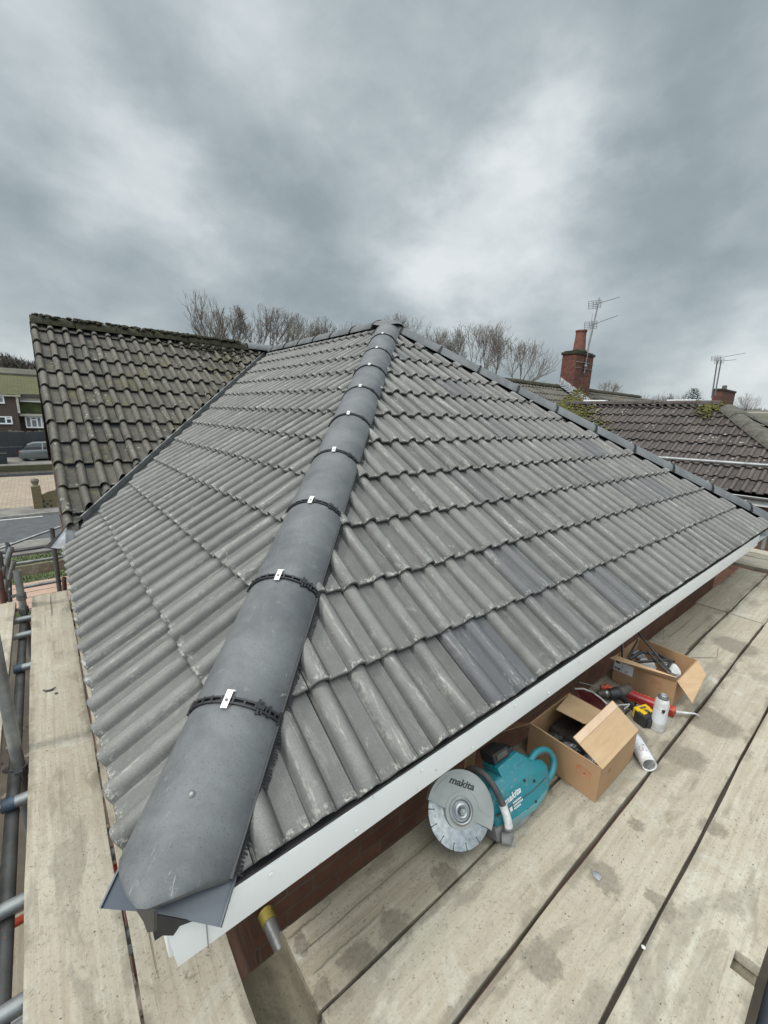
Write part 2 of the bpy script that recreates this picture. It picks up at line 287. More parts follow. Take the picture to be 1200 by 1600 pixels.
simple('soil', (0.105, 0.085, 0.062), (0.060, 0.050, 0.040), 1.4, 0.98, bstr=0.6, bdist=0.03)
simple('rubble', (0.24, 0.20, 0.16), (0.10, 0.085, 0.07), 2.4, 0.95, bstr=0.8, bdist=0.03)
simple('grass_base', (0.075, 0.105, 0.030), (0.050, 0.060, 0.028), 1.4, 0.98, bstr=0.5, bdist=0.03, speck=((0.16, 0.13, 0.08), 0.60))
simple('grass_blade', (0.075, 0.11, 0.026), (0.05, 0.075, 0.02), 3, 0.8)
simple('hill', (0.060, 0.066, 0.040), (0.040, 0.044, 0.030), 0.02, 0.98)
simple('pink_board', (0.46, 0.32, 0.25), (0.36, 0.245, 0.19), 4, 0.9, stretch=(1, 8, 1))
T = newmat('driveway'); co = T.n('ShaderNodeTexCoord').outputs['Object']
b = T.n('ShaderNodeTexBrick', {'Vector': co, 'Scale': 1.0, 'Mortar Size': 0.02, 'Brick Width': 0.42, 'Row Height': 0.24, 'Color1': (0.36, 0.29, 0.22, 1), 'Color2': (0.27, 0.215, 0.165, 1), 'Mortar': (0.15, 0.125, 0.10, 1)})
T.out(T.mix(T.mapr(T.noise(co, .5, 5, .6), .4, .7, 0, .5), b.outputs[0], (0.24, 0.20, 0.15)), 0.9)
T = newmat('sheet_roof'); co = T.n('ShaderNodeTexCoord').outputs['Object']   # small plain tiles seen from far away
b = T.n('ShaderNodeTexBrick', {'Vector': co, 'Scale': 1.0, 'Mortar Size': 0.02, 'Brick Width': 0.5, 'Row Height': 0.30, 'Color1': (0.105, 0.100, 0.052, 1), 'Color2': (0.078, 0.076, 0.042, 1), 'Mortar': (0.022, 0.022, 0.016, 1)})
T.out(T.mix(T.mapr(T.noise(co, .7, 6, .7), .38, .66, 0, .75), b.outputs[0], (0.085, 0.09, 0.028)), 0.95)

# ------------------------------------------------------------------ object helpers
COL = sc.collection
WM = {}
def props(o, label=None, cat=None, group=None, kind=None):
    if label: o['label'] = label
    if cat: o['category'] = cat
    if group: o['group'] = group
    if kind: o['kind'] = kind
    return o
def thing(name, label, cat, loc=(0, 0, 0), rz=0.0, group=None, M=None):
    o = bpy.data.objects.new(name, None); COL.objects.link(o)
    m = M if M is not None else Matrix.Translation(Vector(loc)) @ Matrix.Rotation(rz, 4, 'Z')
    o.matrix_world = m; WM[o.name] = m; o.empty_display_size = 0.1
    return props(o, label, cat, group)

class MB:
    """collects faces; material index per face; T is the current transform"""
    def __init__(s): s.v = []; s.f = []; s.m = []; s.T = Matrix.Identity(4)
    def add(s, vs, fs, mi=0):
        b = len(s.v); s.v += [s.T @ Vector(p) for p in vs]
        s.f += [tuple(i + b for i in f) for f in fs]; s.m += [mi] * len(fs); return s
    def box(s, lo, hi, mi=0, M=None):
        x0, y0, z0 = lo; x1, y1, z1 = hi
        vs = [(x0, y0, z0), (x1, y0, z0), (x1, y1, z0), (x0, y1, z0), (x0, y0, z1), (x1, y0, z1), (x1, y1, z1), (x0, y1, z1)]
        if M is not None: vs = [M @ Vector(p) for p in vs]
        return s.add(vs, [(0, 3, 2, 1), (4, 5, 6, 7), (0, 1, 5, 4), (1, 2, 6, 5), (2, 3, 7, 6), (3, 0, 4, 7)], mi)
    def prism(s, poly, h0, h1, mi=0, M=None):
        """poly in local xy, extruded h0..h1 in z"""
        n = len(poly); M = M or Matrix.Identity(4)
        vs = [M @ Vector((x, y, h0)) for x, y in poly] + [M @ Vector((x, y, h1)) for x, y in poly]
        fs = [tuple(range(n - 1, -1, -1)), tuple(range(n, 2 * n))] + [(i, (i + 1) % n, n + (i + 1) % n, n + i) for i in range(n)]
        return s.add(vs, fs, mi)
    def tube(s, pts, r, n=10, mi=0, cap=True):
        pts = [Vector(p) for p in pts]; rs = r if isinstance(r, (list, tuple)) else [r] * len(pts)
        vs = []; fs = []
        d0 = (pts[1] - pts[0]).normalized(); up = Vector((0, 0, 1)) if abs(d0.z) < 0.9 else Vector((1, 0, 0))
        a = d0.cross(up).normalized()
        for i, p in enumerate(pts):
            d = (pts[min(i + 1, len(pts) - 1)] - pts[max(i - 1, 0)]).normalized()
            a = (a - d * a.dot(d)).normalized(); b = d.cross(a)
            for k in range(n):
                t = 2 * math.pi * k / n; vs.append(p + (a * math.cos(t) + b * math.sin(t)) * rs[i])
        for i in range(len(pts) - 1):
            for k in range(n):
                fs.append((i * n + k, i * n + (k + 1) % n, (i + 1) * n + (k + 1) % n, (i + 1) * n + k))
        if cap: fs += [tuple(range(n - 1, -1, -1)), tuple((len(pts) - 1) * n + k for k in range(n))]
        return s.add(vs, fs, mi)
    def pipe(s, p0, p1, r, th=0.004, n=20, mi=0):
        """open-ended hollow tube"""
        p0 = Vector(p0); p1 = Vector(p1); d = (p1 - p0).normalized()
        up = Vector((0, 0, 1)) if abs(d.z) < 0.9 else Vector((1, 0, 0)); a = d.cross(up).normalized(); b = d.cross(a)
        vs = []
        for p, rr in ((p0, r), (p1, r), (p1, r - th), (p0, r - th)):
            for k in range(n):
                t = 2 * math.pi * k / n; vs.append(p + (a * math.cos(t) + b * math.sin(t)) * rr)
        fs = [(j * n + k, j * n + (k + 1) % n, ((j + 1) % 4) * n + (k + 1) % n, ((j + 1) % 4) * n + k) for j in range(4) for k in range(n)]
        return s.add(vs, fs, mi)
    def lathe(s, prof, n=24, mi=0, M=None):
        """prof: list of (r, z)"""
        M = M or Matrix.Identity(4); vs = []; fs = []
        for r, z in prof:
            for k in range(n):
                t = 2 * math.pi * k / n; vs.append(M @ Vector((r * math.cos(t), r * math.sin(t), z)))
        for i in range(len(prof) - 1):
            for k in range(n): fs.append((i * n + k, i * n + (k + 1) % n, (i + 1) * n + (k + 1) % n, (i + 1) * n + k))
        if prof[0][0] > 1e-5: fs.append(tuple(range(n - 1, -1, -1)))
        if prof[-1][0] > 1e-5: fs.append(tuple((len(prof) - 1) * n + k for k in range(n)))
        return s.add(vs, fs, mi)
    def build(s, name, mats, parent=None, label=None, cat=None, group=None, kind=None, smooth=35, bevel=0.0, seg=2, world=True, M=None, normals=True):
        mats = mats if isinstance(mats, (list, tuple)) else [mats]
        me = bpy.data.meshes.new(name)
        if M is None:
            if parent is not None: M = WM[parent.name].copy()
            elif s.v:
                lo = Vector((min(p.x for p in s.v), min(p.y for p in s.v), min(p.z for p in s.v))); hi = Vector((max(p.x for p in s.v), max(p.y for p in s.v), 0))
                M = Matrix.Translation(((lo.x + hi.x) / 2, (lo.y + hi.y) / 2, lo.z))
        Mi = M.inverted() if world else Matrix.Identity(4)
        me.from_pydata([Mi @ p for p in s.v], [], s.f)
        for m in mats: me.materials.append(MATS[m])
        me.polygons.foreach_set('material_index', s.m)
        bm = bmesh.new(); bm.from_mesh(me)
        if normals: bmesh.ops.recalc_face_normals(bm, faces=bm.faces)
        if bevel > 0:
            bmesh.ops.remove_doubles(bm, verts=bm.verts, dist=1e-5)
            es = [e for e in bm.edges if len(e.link_faces) == 2 and e.calc_face_angle(0) > R(30)]
            bmesh.ops.bevel(bm, geom=es, offset=bevel, segments=seg, profile=0.7, affect='EDGES', clamp_overlap=True)
        bm.to_mesh(me); bm.free()
        if smooth: me.shade_smooth(); me.set_sharp_from_angle(angle=R(smooth))
        o = bpy.data.objects.new(name, me); COL.objects.link(o)
        if parent is not None:
            o.parent = parent
            Lm = WM[parent.name].inverted() @ M if world else M.copy()
            o.matrix_local = Lm; WM[o.name] = WM[parent.name] @ Lm
        else:
            o.matrix_world = M; WM[o.name] = M
        return props(o, label, cat, group, kind)
def child_copy(o, parent, M_local):
    c = o.copy(); COL.objects.link(c); c.parent = parent; c.matrix_local = M_local; WM[c.name] = WM[parent.name] @ M_local; return c
def frame(o, x, y, z):
    return Matrix(((x[0], y[0], z[0], o[0]), (x[1], y[1], z[1], o[1]), (x[2], y[2], z[2], o[2]), (0, 0, 0, 1)))
def text_mesh(mb, txt, size, M, mi=0, shear=0.0, sx=1.0, ext=0.0006, off=0.0):
    cu = bpy.data.curves.new('t', 'FONT'); cu.body = txt; cu.size = size; cu.shear = shear; cu.extrude = ext; cu.offset = off; cu.align_x = 'CENTER'; cu.align_y = 'CENTER'; cu.resolution_u = 4
    ob = bpy.data.objects.new('t', cu); COL.objects.link(ob)
    dg = bpy.context.evaluated_depsgraph_get(); me = bpy.data.meshes.new_from_object(ob.evaluated_get(dg))
    S = M @ Matrix.Diagonal((sx, 1, 1, 1))
    mb.add([S @ v.co for v in me.vertices], [tuple(p.vertices) for p in me.polygons], mi)
    bpy.data.objects.remove(ob); bpy.data.meshes.remove(me); bpy.data.curves.remove(cu)

# ------------------------------------------------------------------ dimensions of the roofs
TP = 0.64159; CPI = 1 / math.sqrt(1 + TP * TP); SPI = TP * CPI; RW = 3.16025; RL = 6.28632; GA = 0.32085; G0 = 0.32994
GROUND = -5.0
def zg(x, y):      # terrain height
    z = GROUND
    if y > 31: z += (min(y, 42.5) - 31) * 0.035
    if y > 42.5: z += min(1.0, (y - 42.5) / 1.0) * 0.75 + max(0, min(y, 52) - 43.5) * 0.10
    if y > 56: z += (min(y, 130) - 56) * 0.10
    r = math.hypot(x, y)
    if y <= 56 and r > 70 and x > 0: z += (min(r, 200) - 70) * 0.03
    return z

# ------------------------------------------------------------------ terrain, road, pavement, grass
mb = MB()
xs = [-1400, -500, -200, -100, -60] + [-40 + 4 * i for i in range(31)] + [100, 130, 170, 220, 300, 500, 900, 1600]
ys = [-600, -200, -80, -40, -20] + [-12 + 4 * i for i in range(11)] + [31.01, 34, 38, 42.5, 43.5, 46, 49, 52, 56, 60, 70, 85, 100, 130, 170, 240, 400, 800, 1600]
vs = [(x, y, zg(x, y) - 0.03) for y in ys for x in xs]; nx = len(xs)
mb.add(vs, [(j * nx + i, j * nx + i + 1, (j + 1) * nx + i + 1, (j + 1) * nx + i) for j in range(len(ys) - 1) for i in range(nx - 1)])
mb.build('ground', 'soil', kind='structure', smooth=0, M=Matrix.Identity(4))
def flat(name, x0, x1, y0, y1, z, m, th=0.02):
    return MB().box((x0, y0, z - th), (x1, y1, z)).build(name, m, kind='structure', smooth=0)
flat('road', -120, 120, 22.8, 28.6, -4.985, 'asphalt')
flat('pavement', -120, 120, 28.75, 30.9, -4.87, 'pavement', 0.15)
flat('kerb', -120, 120, 28.6, 28.748, -4.865, 'kerb', 0.15)
flat('pavement', -120, 120, 20.7, 22.65, -4.87, 'pavement', 0.15)
flat('kerb', -120, 120, 22.652, 22.8, -4.865, 'kerb', 0.15)
mb = MB()
for i in range(14): mb.box((-60 + i * 8, 28.25, -4.984), (-56.5 + i * 8, 28.40, -4.979))
mb.build('road_marking', 'road_paint', kind='structure', smooth=0)
mb = MB(); mb.add([(-12, 31, -4.96), (14, 31, -4.96), (14, 42.4, -4.56), (-12, 42.4, -4.56)], [(0, 1, 2, 3)])
mb.build('driveway', 'driveway', kind='structure', smooth=0)
mb = MB(); mb.add([(-16, 43.55, zg(0, 43.6)), (14, 43.55, zg(0, 43.6)), (14, 47, zg(0, 47)), (-16, 47, zg(0, 47))], [(0, 1, 2, 3)])
mb.build('forecourt', 'pavement', kind='structure', smooth=0)
MB().box((-30, 42.45, -4.62), (30, 42.75, -4.34)).build('kerb', 'asphalt', kind='structure', smooth=0)
flat('lawn', -14, 6, 14.0, 20.6, -4.93, 'grass_base', 0.06)
mb = MB(); rg = random.Random(3)
for i in range(14000):
    x = rg.uniform(-6, 3); y = rg.uniform(14.1, 20.5); a = rg.uniform(0, 6.28); h = rg.uniform(.04, .13) * (0.4 if math.sin(x * 2.1) + math.sin(y * 1.7 + x) > .9 else 1); b = .018
    mb.add([(x - b * math.cos(a), y - b * math.sin(a), -4.94), (x + b * math.cos(a), y + b * math.sin(a), -4.94), (x + rg.uniform(-.04, .04), y + rg.uniform(-.04, .04), -4.94 + h)], [(0, 1, 2)])
mb.build('grass', 'grass_blade', kind='stuff', smooth=0, normals=False)
mb = MB(); rg = random.Random(31)   # rough yard below the scaffold
for i in range(420):
    x = rg.uniform(-3, 1.0); y = rg.uniform(-2, 9); s = rg.uniform(.03, .16); z = zg(x, y) - .03
    Mr = Matrix.Translation((x, y, z + s * .3)) @ Matrix.Rotation(rg.uniform(0, 6), 4, Vector((rg.random(), rg.random(), rg.random() + .1)).normalized())
    mb.box((-s, -s * .6, -s * .3), (s, s * .6, s * .3), M=Mr)
mb.build('rubble', 'rubble', kind='stuff', smooth=0)

# ------------------------------------------------------------------ interlocking tile slopes
PROF_HI = [0.0, .0045, .0075, .0095, .013, .020, .031, .042, .053, .064, .071, .0745, .0765, .0795, .083, .112]
PROF_LO = [0.0, .009, .024, .042, .060, .075]
def roll_h(x, rh):
    q = (x - .042) / .0345
    if abs(q) < 1: return rh * (1 - q * q) ** 0.62
    return -.0045 if abs(q) < 1.10 else 0.0
def slope(name, O, U, V, N, ulen, vlen, clips, mats, parent, label=None, rh=.032, th=.028, hi=True, jit=.0015, blue=0.0, seed=1, uoff=0.0, cut=True, fine=False):
    rg = random.Random(seed); O, U, V, N = map(Vector, (O, U, V, N))
    bm = bmesh.new(); lc = bm.verts.layers.float_color.new('tint'); luv = bm.loops.layers.uv.new('uv')
    prof = PROF_HI if hi else PROF_LO
    us = prof + [.15 + p for p in prof] + [.2965]
    nr = int(math.ceil((vlen - G0) / GA)) + 1; nt = int(math.ceil(ulen / .30)) + 1
    Minv = WM[parent.name].inverted()
    pts_c = [(Vector(p), Vector(n).normalized()) for p, n in clips]
    for k in range(nr):
        v0 = 0.0 if k == 0 else G0 + (k - 1) * GA; v1 = min((G0 if k == 0 else v0 + GA) + .03, vlen)
        if v1 - v0 < .04: continue
        for j in range(nt):
            ub = uoff + j * .30
            c = O + U * (ub + .15) + V * ((v0 + v1) / 2)
            if any((c - p).dot(n) < -.45 for p, n in pts_c): continue
            r_ = rg.random(); bl = 0.0
            if blue:
                q = math.sin(ub * 1.9 + v0 * 1.3 + seed) + math.sin(ub * .8 - v0 * 2.2)
                if rg.random() < blue * (2.6 if q > .9 else .35): bl = rg.uniform(.25, .8)
            du = rg.uniform(-jit, jit); dv = rg.uniform(-jit, jit) * 2.5; dn = rg.uniform(0, jit); sk = rg.uniform(-jit, jit) * 3; tl = rg.uniform(-jit, jit)
            vst = [(.030, -th), (0.0, -.013), (0.0, -.003), (.004, 0.0), (.06, 0.0), ((v1 - v0) * .5, 0.0), (v1 - v0, 0.0)] if hi else [(.030, -th), (0.0, -.014), (0.0, 0.0), (v1 - v0, 0.0)]
            rows = []
            for vv, nn in vst:
                row = []; fr = vv / (v1 - v0)
                base = dn + tl + (th + .001) * (0 - fr) + 0.0
                for ii, u in enumerate(us):
                    h = roll_h(u % .15 if u < .295 else .147, rh)
                    ww = (math.sin(u * 71 + k * 3.1 + j * 1.7) * .0011 + math.sin(u * 190 + j * 5) * .0005) if (fine and vv < .05) else 0.0
                    p = O + U * (ub + u + du + sk * fr) + V * (v0 + vv + dv + ww) + N * (base + h + nn + (tl * 3 * (u - .15)))
                    bv = bm.verts.new(Minv @ p); bv[lc] = (r_, fr, bl, min(1, h / rh)); row.append(bv)
                rows.append(row)
            # side skirts
            for side, row_i in ((0, 0), (1, -1)):
                pass
            nf = []
            for a in range(len(rows) - 1):
                for b in range(len(us) - 1):
                    f = bm.faces.new((rows[a][b], rows[a][b + 1], rows[a + 1][b + 1], rows[a + 1][b]))
                    for lp, (aa, bb) in zip(f.loops, ((a, b), (a, b + 1), (a + 1, b + 1), (a + 1, b))): lp[luv].uv = (ub + us[bb] + seed, v0 * 1.37 + vst[aa][0] + j * .11)
            for side in (0, -1):
                low = []
                for a in range(2, len(rows)):
                    q = rows[a][side]; bv = bm.verts.new(q.co - (Minv.to_3x3() @ N) * th * .9); bv[lc] = q[lc]; low.append(bv)
                for a in range(len(low) - 1):
                    fv = (rows[a + 2][side], rows[a + 3][side], low[a + 1], low[a])
                    bm.faces.new(fv if side == 0 else fv[::-1])
    n_t = len(bm.faces)
    # the felt and battens seen in the gaps
    h0 = -.030
    q = [O + U * (uoff - .0) + N * h0 + V * .03, O + U * (uoff + nt * .30) + N * h0 + V * .03, O + U * (uoff + nt * .30) + N * h0 + V * (vlen - .01), O + U * uoff + N * h0 + V * (vlen - .01)]
    mi_under = 1
    uf = bm.faces.new([bm.verts.new(Minv @ p) for p in q]); uf.material_index = 1
    for p, n in pts_c:
        pl = Minv @ p; nl = Minv.to_3x3() @ n
        gf = [f for f in bm.faces if f.material_index == 0]
        geom = gf + list({e for f in gf for e in f.edges}) + list({v for f in gf for v in f.verts})
        bmesh.ops.bisect_plane(bm, geom=geom, plane_co=pl, plane_no=nl, clear_inner=True, dist=1e-5)
        gf = [f for f in bm.faces if f.material_index == 1]
        geom = gf + list({e for f in gf for e in f.edges}) + list({v for f in gf for v in f.verts})
        bmesh.ops.bisect_plane(bm, geom=geom, plane_co=pl + nl * .004, plane_no=nl, clear_inner=True, dist=1e-5)
    me = bpy.data.meshes.new(name); bm.to_mesh(me); bm.free()
    for m in mats: me.materials.append(MATS[m])
    me.shade_smooth(); me.set_sharp_from_angle(angle=R(38))
    o = bpy.data.objects.new(name, me); COL.objects.link(o); o.parent = parent; WM[o.name] = WM[parent.name]
    return props(o, label)

def round_tile(half, sag, length, top, th=.014, n=18, nose=None, y0=.006, y1=None, bell=0.0):
    """arched hip or ridge tile along local y; nose(x) gives a cut lower end"""
    mb = MB(); r = (half * half + sag * sag) / (2 * sag); am = math.asin(min(1, half / r)) if sag < r else math.pi - math.asin(half / r)
    y1 = length - .006 if y1 is None else y1; st = 7; vs = []
    for layer in (0, 1):
        rr = r - th * layer
        for i in range(st):
            for k in range(n + 1):
                a = -am + 2 * am * k / n; x = rr * math.sin(a); z = top - r + rr * math.cos(a)
                a0 = nose(x) if nose else y0; fr = [0, .02, .06, .3, .6, .96, 1][i]; y = a0 + (y1 - a0) * fr
                e = -.0035 if fr in (0, 1) and layer == 0 else 0
                e += bell * (1 - fr)
                vs.append(((rr + e) * math.sin(a), y, top - r + (rr + e) * math.cos(a)))
    N1 = n + 1; L = st * N1; fs = []
    for i in range(st - 1):
        for k in range(n):
            fs.append((i * N1 + k, i * N1 + k + 1, (i + 1) * N1 + k + 1, (i + 1) * N1 + k)); fs.append((L + i * N1 + k + 1, L + i * N1 + k, L + (i + 1) * N1 + k, L + (i + 1) * N1 + k + 1))
    for k in range(n):
        fs.append((k + 1, k, L + k, L + k + 1)); b = (st - 1) * N1; fs.append((b + k, b + k + 1, L + b + k + 1, L + b + k))
    for i in range(st - 1):
        fs.append((i * N1, (i + 1) * N1, L + (i + 1) * N1, L + i * N1)); fs.append(((i + 1) * N1 + n, i * N1 + n, L + i * N1 + n, L + (i + 1) * N1 + n))
    mb.add(vs, fs); mb.r = r; mb.am = am
    return mb
def union_mb(half, sag, top):
    """black slotted union arch between two hip tiles"""
    mb = MB(); r = (half * half + sag * sag) / (2 * sag) ; am = math.asin(half / r); zc = top - r; n = 30
    def seg(a0, a1, y0, y1, r0, r1):
        k = max(1, int(abs(a1 - a0) / .12)); vs = []
        for i in range(k + 1):
            a = a0 + (a1 - a0) * i / k
            for rr, yy in ((r0, y0), (r1, y0), (r1, y1), (r0, y1)): vs.append((rr * math.sin(a), yy, zc + rr * math.cos(a)))
        fs = [(i * 4 + j, i * 4 + (j + 1) % 4, i * 4 + 4 + (j + 1) % 4, i * 4 + 4 + j) for i in range(k) for j in range(4)] + [(3, 2, 1, 0), (4 * k, 4 * k + 1, 4 * k + 2, 4 * k + 3)]
        mb.add(vs, fs)
    seg(-am * 1.02, am * 1.02, -.010, -.0045, r - .012, r + .0045); seg(-am * 1.02, am * 1.02, .0045, .010, r - .012, r + .0045)
    seg(-am, am, -.006, .006, r - .012, r - .006)
    nb = 11
    for i in range(nb + 1):
        a = -am + 2 * am * i / nb; seg(a - .018, a + .018, -.011, .011, r - .010, r + .0055)
    for a, e in ((am * .50, .021), (am * .56, .017), (am * .70, .016), (am * .93, .018), (-am * .93, .018), (-am * .75, .013)):
        seg(a - .022, a + .022, -e, e, r - .004, r + .0075)
    for a in (am * .53,): seg(a - .07, a + .07, -.005, .005, r, r + .010)
    return mb
def tab_mb(top):
    mb = MB(); mb.box((-.0095, -.027, top + .0065), (.0095, .026, top + .0085)); mb.box((-.0095, .024, top - .002), (.013, .028, top + .0066))
    mb.lathe([(.0001, .0012), (.0045, .0012), (.0045, -.001)], 10, 1, Matrix.Translation((0, -.004, top + .0088)))
    return mb

# ------------------------------------------------------------------ the house with the new hipped roof
HA = thing('house', 'house with a newly tiled grey hip roof joined to an old mossy tiled roof', 'house', (3.1, .22, GROUND))
s2 = math.sqrt(2)
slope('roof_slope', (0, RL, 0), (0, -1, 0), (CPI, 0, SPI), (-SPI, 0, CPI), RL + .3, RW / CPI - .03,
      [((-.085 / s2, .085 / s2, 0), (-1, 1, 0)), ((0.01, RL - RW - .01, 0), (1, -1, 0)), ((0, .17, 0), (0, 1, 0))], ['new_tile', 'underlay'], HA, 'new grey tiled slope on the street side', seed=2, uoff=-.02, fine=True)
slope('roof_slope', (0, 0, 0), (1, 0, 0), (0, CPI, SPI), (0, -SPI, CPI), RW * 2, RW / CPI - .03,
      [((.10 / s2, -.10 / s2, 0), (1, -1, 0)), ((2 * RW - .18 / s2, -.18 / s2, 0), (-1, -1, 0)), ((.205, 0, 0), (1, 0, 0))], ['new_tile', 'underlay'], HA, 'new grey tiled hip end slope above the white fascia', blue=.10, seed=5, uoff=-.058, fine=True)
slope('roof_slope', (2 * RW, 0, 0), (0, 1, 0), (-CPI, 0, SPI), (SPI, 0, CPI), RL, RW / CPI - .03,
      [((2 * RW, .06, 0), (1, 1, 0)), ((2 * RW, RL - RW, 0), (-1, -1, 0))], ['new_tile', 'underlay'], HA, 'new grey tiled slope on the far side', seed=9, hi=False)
OLD = dict(rh=.040, th=.033, jit=.004)
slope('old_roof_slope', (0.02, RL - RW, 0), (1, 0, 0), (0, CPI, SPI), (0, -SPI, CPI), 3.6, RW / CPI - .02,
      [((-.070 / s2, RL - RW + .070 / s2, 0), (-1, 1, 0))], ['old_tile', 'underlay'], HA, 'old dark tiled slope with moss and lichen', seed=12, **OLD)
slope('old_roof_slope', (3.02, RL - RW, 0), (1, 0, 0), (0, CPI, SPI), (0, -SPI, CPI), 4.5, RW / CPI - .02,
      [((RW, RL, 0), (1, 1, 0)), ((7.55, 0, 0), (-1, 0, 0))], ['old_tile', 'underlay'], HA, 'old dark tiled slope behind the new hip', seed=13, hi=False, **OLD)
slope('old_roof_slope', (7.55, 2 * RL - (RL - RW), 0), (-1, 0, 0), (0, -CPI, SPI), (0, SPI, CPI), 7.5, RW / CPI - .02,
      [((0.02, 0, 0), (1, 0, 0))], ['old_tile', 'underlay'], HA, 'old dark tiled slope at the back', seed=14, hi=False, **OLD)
# walls
mb = MB()
mb.box((.36, .36, GROUND), (5.96, 4.0, -.128)); mb.box((.062, 3.35, GROUND), (7.55, 9.22, -.155))
mb.prism([(3.30, -.16), (9.27, -.16), (RL, 1.76)], 0.064, 0.26, M=Matrix(((0, 0, 1, 0), (1, 0, 0, 0), (0, 1, 0, 0), (0, 0, 0, 1))))
mb.build('wall', 'brick_red', HA, smooth=0)
# fascia boards and soffits
mb = MB(); mb.prism([(.052, -.032), (5.56, -.032), (5.54, -.142), (.066, -.142)], -.022, -.002, M=Matrix(((1, 0, 0, 0), (0, 0, -1, 0), (0, 1, 0, 0), (0, 0, 0, 1))))
mb.build('fascia', 'upvc_white', HA, bevel=.003, world=True)
MB().box((.128, -.0008, -.1425), (.1295, .003, -.0315)).build('fascia_joint', 'galv', HA, smooth=0)
MB().box((.054, .03, -.142), (.070, 3.12, -.032)).build('fascia', 'upvc_white', HA, bevel=.003)
MB().box((.08, .0235, -.138), (6.25, .361, -.130)).build('soffit', 'upvc_white', HA, smooth=0)
MB().box((.072, .363, -.138), (.359, 3.34, -.130)).build('soffit', 'upvc_white', HA, smooth=0)
pin0 = None
for i in range(21):
    Mp = WM[HA.name].inverted() @ Matrix.Translation((.28 + i * .255, -.0015, -.058 - (i % 2) * .055)) @ Matrix.Rotation(R(90), 4, 'X')
    pin0 = MB().lathe([(.006, .0), (.0055, .002), (.0001, .003)], 10).build('fascia_pin', 'upvc_white', HA, world=False, M=Mp) if pin0 is None else child_copy(pin0, HA, Mp) and pin0
MB().box((.03, .004, -.0305), (6.29, .05, -.022)).build('eaves_tray', 'black_plastic', HA, smooth=0)

# hips
def hipframe(o, a):
    a = Vector(a).normalized(); up = Vector((0, 0, 1)); nz = (up - a * a.dot(up)).normalized(); x = a.cross(nz)
    return frame(o, x, a, nz)
T0 = .47786; DH = .4816; T1 = .40478; HTOP = .050; HH = .138; HSAG = .092
FH1 = hipframe((0, 0, 0), (1, 1, TP)); FH2 = hipframe((2 * RW, 0, 0), (-1, 1, TP)); FR = hipframe((RW, RW, RW * TP), (0, 1, 0))
hlen = math.sqrt(2 + TP * TP) * RW
Hinv = WM[HA.name].inverted()
tile0 = None; clip0 = tab0 = None
def hip_run(F, t0, t1, ln, half, sag, top, first=None):
    global tile0
    o0 = c0 = b0 = None
    s = t0; i = 0
    while s < t1:
        e = min(ln, t1 - s)
        Ml = Hinv @ F @ Matrix.Translation((rnd.uniform(-.002, .002), s, rnd.uniform(-.001, .002))) @ Matrix.Rotation(rnd.uniform(-.006, .006), 4, 'Z')
        if o0 is None:
            o0 = round_tile(half, sag, ln, top).build('hip_tile' if first is None else first, 'hip_concrete', HA, world=False, M=Ml)
            c0 = union_mb(half, sag, top).build('union_clip', 'black_plastic', o0, world=False, M=Matrix.Identity(4), smooth=0)
            b0 = tab_mb(top).build('fixing_tab', ['clip_steel', 'galv_dark'], o0, world=False, M=Matrix.Identity(4), smooth=0)
        elif e < ln - .01:
            o = round_tile(half, sag, e, top).build(o0.name.split('.')[0], 'hip_concrete', HA, world=False, M=Ml); child_copy(c0, o, Matrix.Identity(4)); child_copy(b0, o, Matrix.Identity(4))
        else:
            o = child_copy(o0, HA, Ml); child_copy(c0, o, Matrix.Identity(4))
            child_copy(b0, o, Matrix.Translation((rnd.uniform(-.004, .004), 0, 0)) @ Matrix.Rotation(rnd.uniform(-.1, .1), 4, 'Z'))
        s += ln; i += 1
hip_run(FH1, T0, hlen - .02, DH, HH, HSAG, HTOP)
hip_run(FH2, T1, hlen - .02, DH, HH, HSAG, HTOP)
# starter tiles, trimmed to the eaves corner
def nose(x): q = min(1, abs(x) / .135); return .040 + .082 * q ** 1.3
def nose2(x): return nose(x) - .06
o = round_tile(HH, HSAG, 0, HTOP, nose=nose, y1=T0 - .008, n=26, th=.016).build('hip_tile', 'hip_concrete', HA, world=False, M=Hinv @ FH1, label='lowest hip tile with a trimmed rounded end and a screw')
mb = MB(); mb.lathe([(.008, 0), (.008, .0012), (.0045, .0025), (.004, .001), (.0001, .001)], 16); mb.lathe([(.0045, .0), (.0045, .0035), (.0022, .0038), (.0001, .003)], 10, 1)
mb.build('screw', ['galv_dark', 'galv'], o, world=False, M=Matrix.Translation((.008, .245, HTOP + .0005)))
round_tile(HH, HSAG, 0, HTOP, nose=nose2, y1=T1 - .008, n=26).build('hip_tile', 'hip_concrete', HA, world=False, M=Hinv @ FH2)
# dry hip tray under the starter tile: bluish plastic wings and dark closures
def vsheet(mb, F, half, y0, y1, z0, drop, th=.003, lip=.012, mi=0):
    t = mb.T; mb.T = F
    for sx in (-1, 1):
        q = [(0, z0), (sx * half, z0 - half * drop), (sx * (half + .0), z0 - half * drop + lip), (sx * (half + .004), z0 - half * drop + lip), (sx * (half + .004), z0 - half * drop - th), (0, z0 - th)]
        vs = [(x, y0, z) for x, z in q] + [(x, y1, z) for x, z in q]; n = 6
        mb.add(vs, [tuple(range(n)), tuple(range(2 * n - 1, n - 1, -1))] + [(i, (i + 1) % n, n + (i + 1) % n, n + i) for i in range(n)], mi)
    mb.T = t
mb = MB(); vsheet(mb, FH1, .136, .046, .60, -.008, .40, lip=.006); mb.build('hip_tray', 'grey_plastic', HA, smooth=0)
mb = MB(); vsheet(mb, FH1, .12, .62, hlen - .1, -.006, .33, lip=.004); vsheet(mb, FH2, .21, .05, hlen - .1, -.022, .42, lip=.003); mb.build('hip_membrane', 'black_plastic', HA, smooth=0)
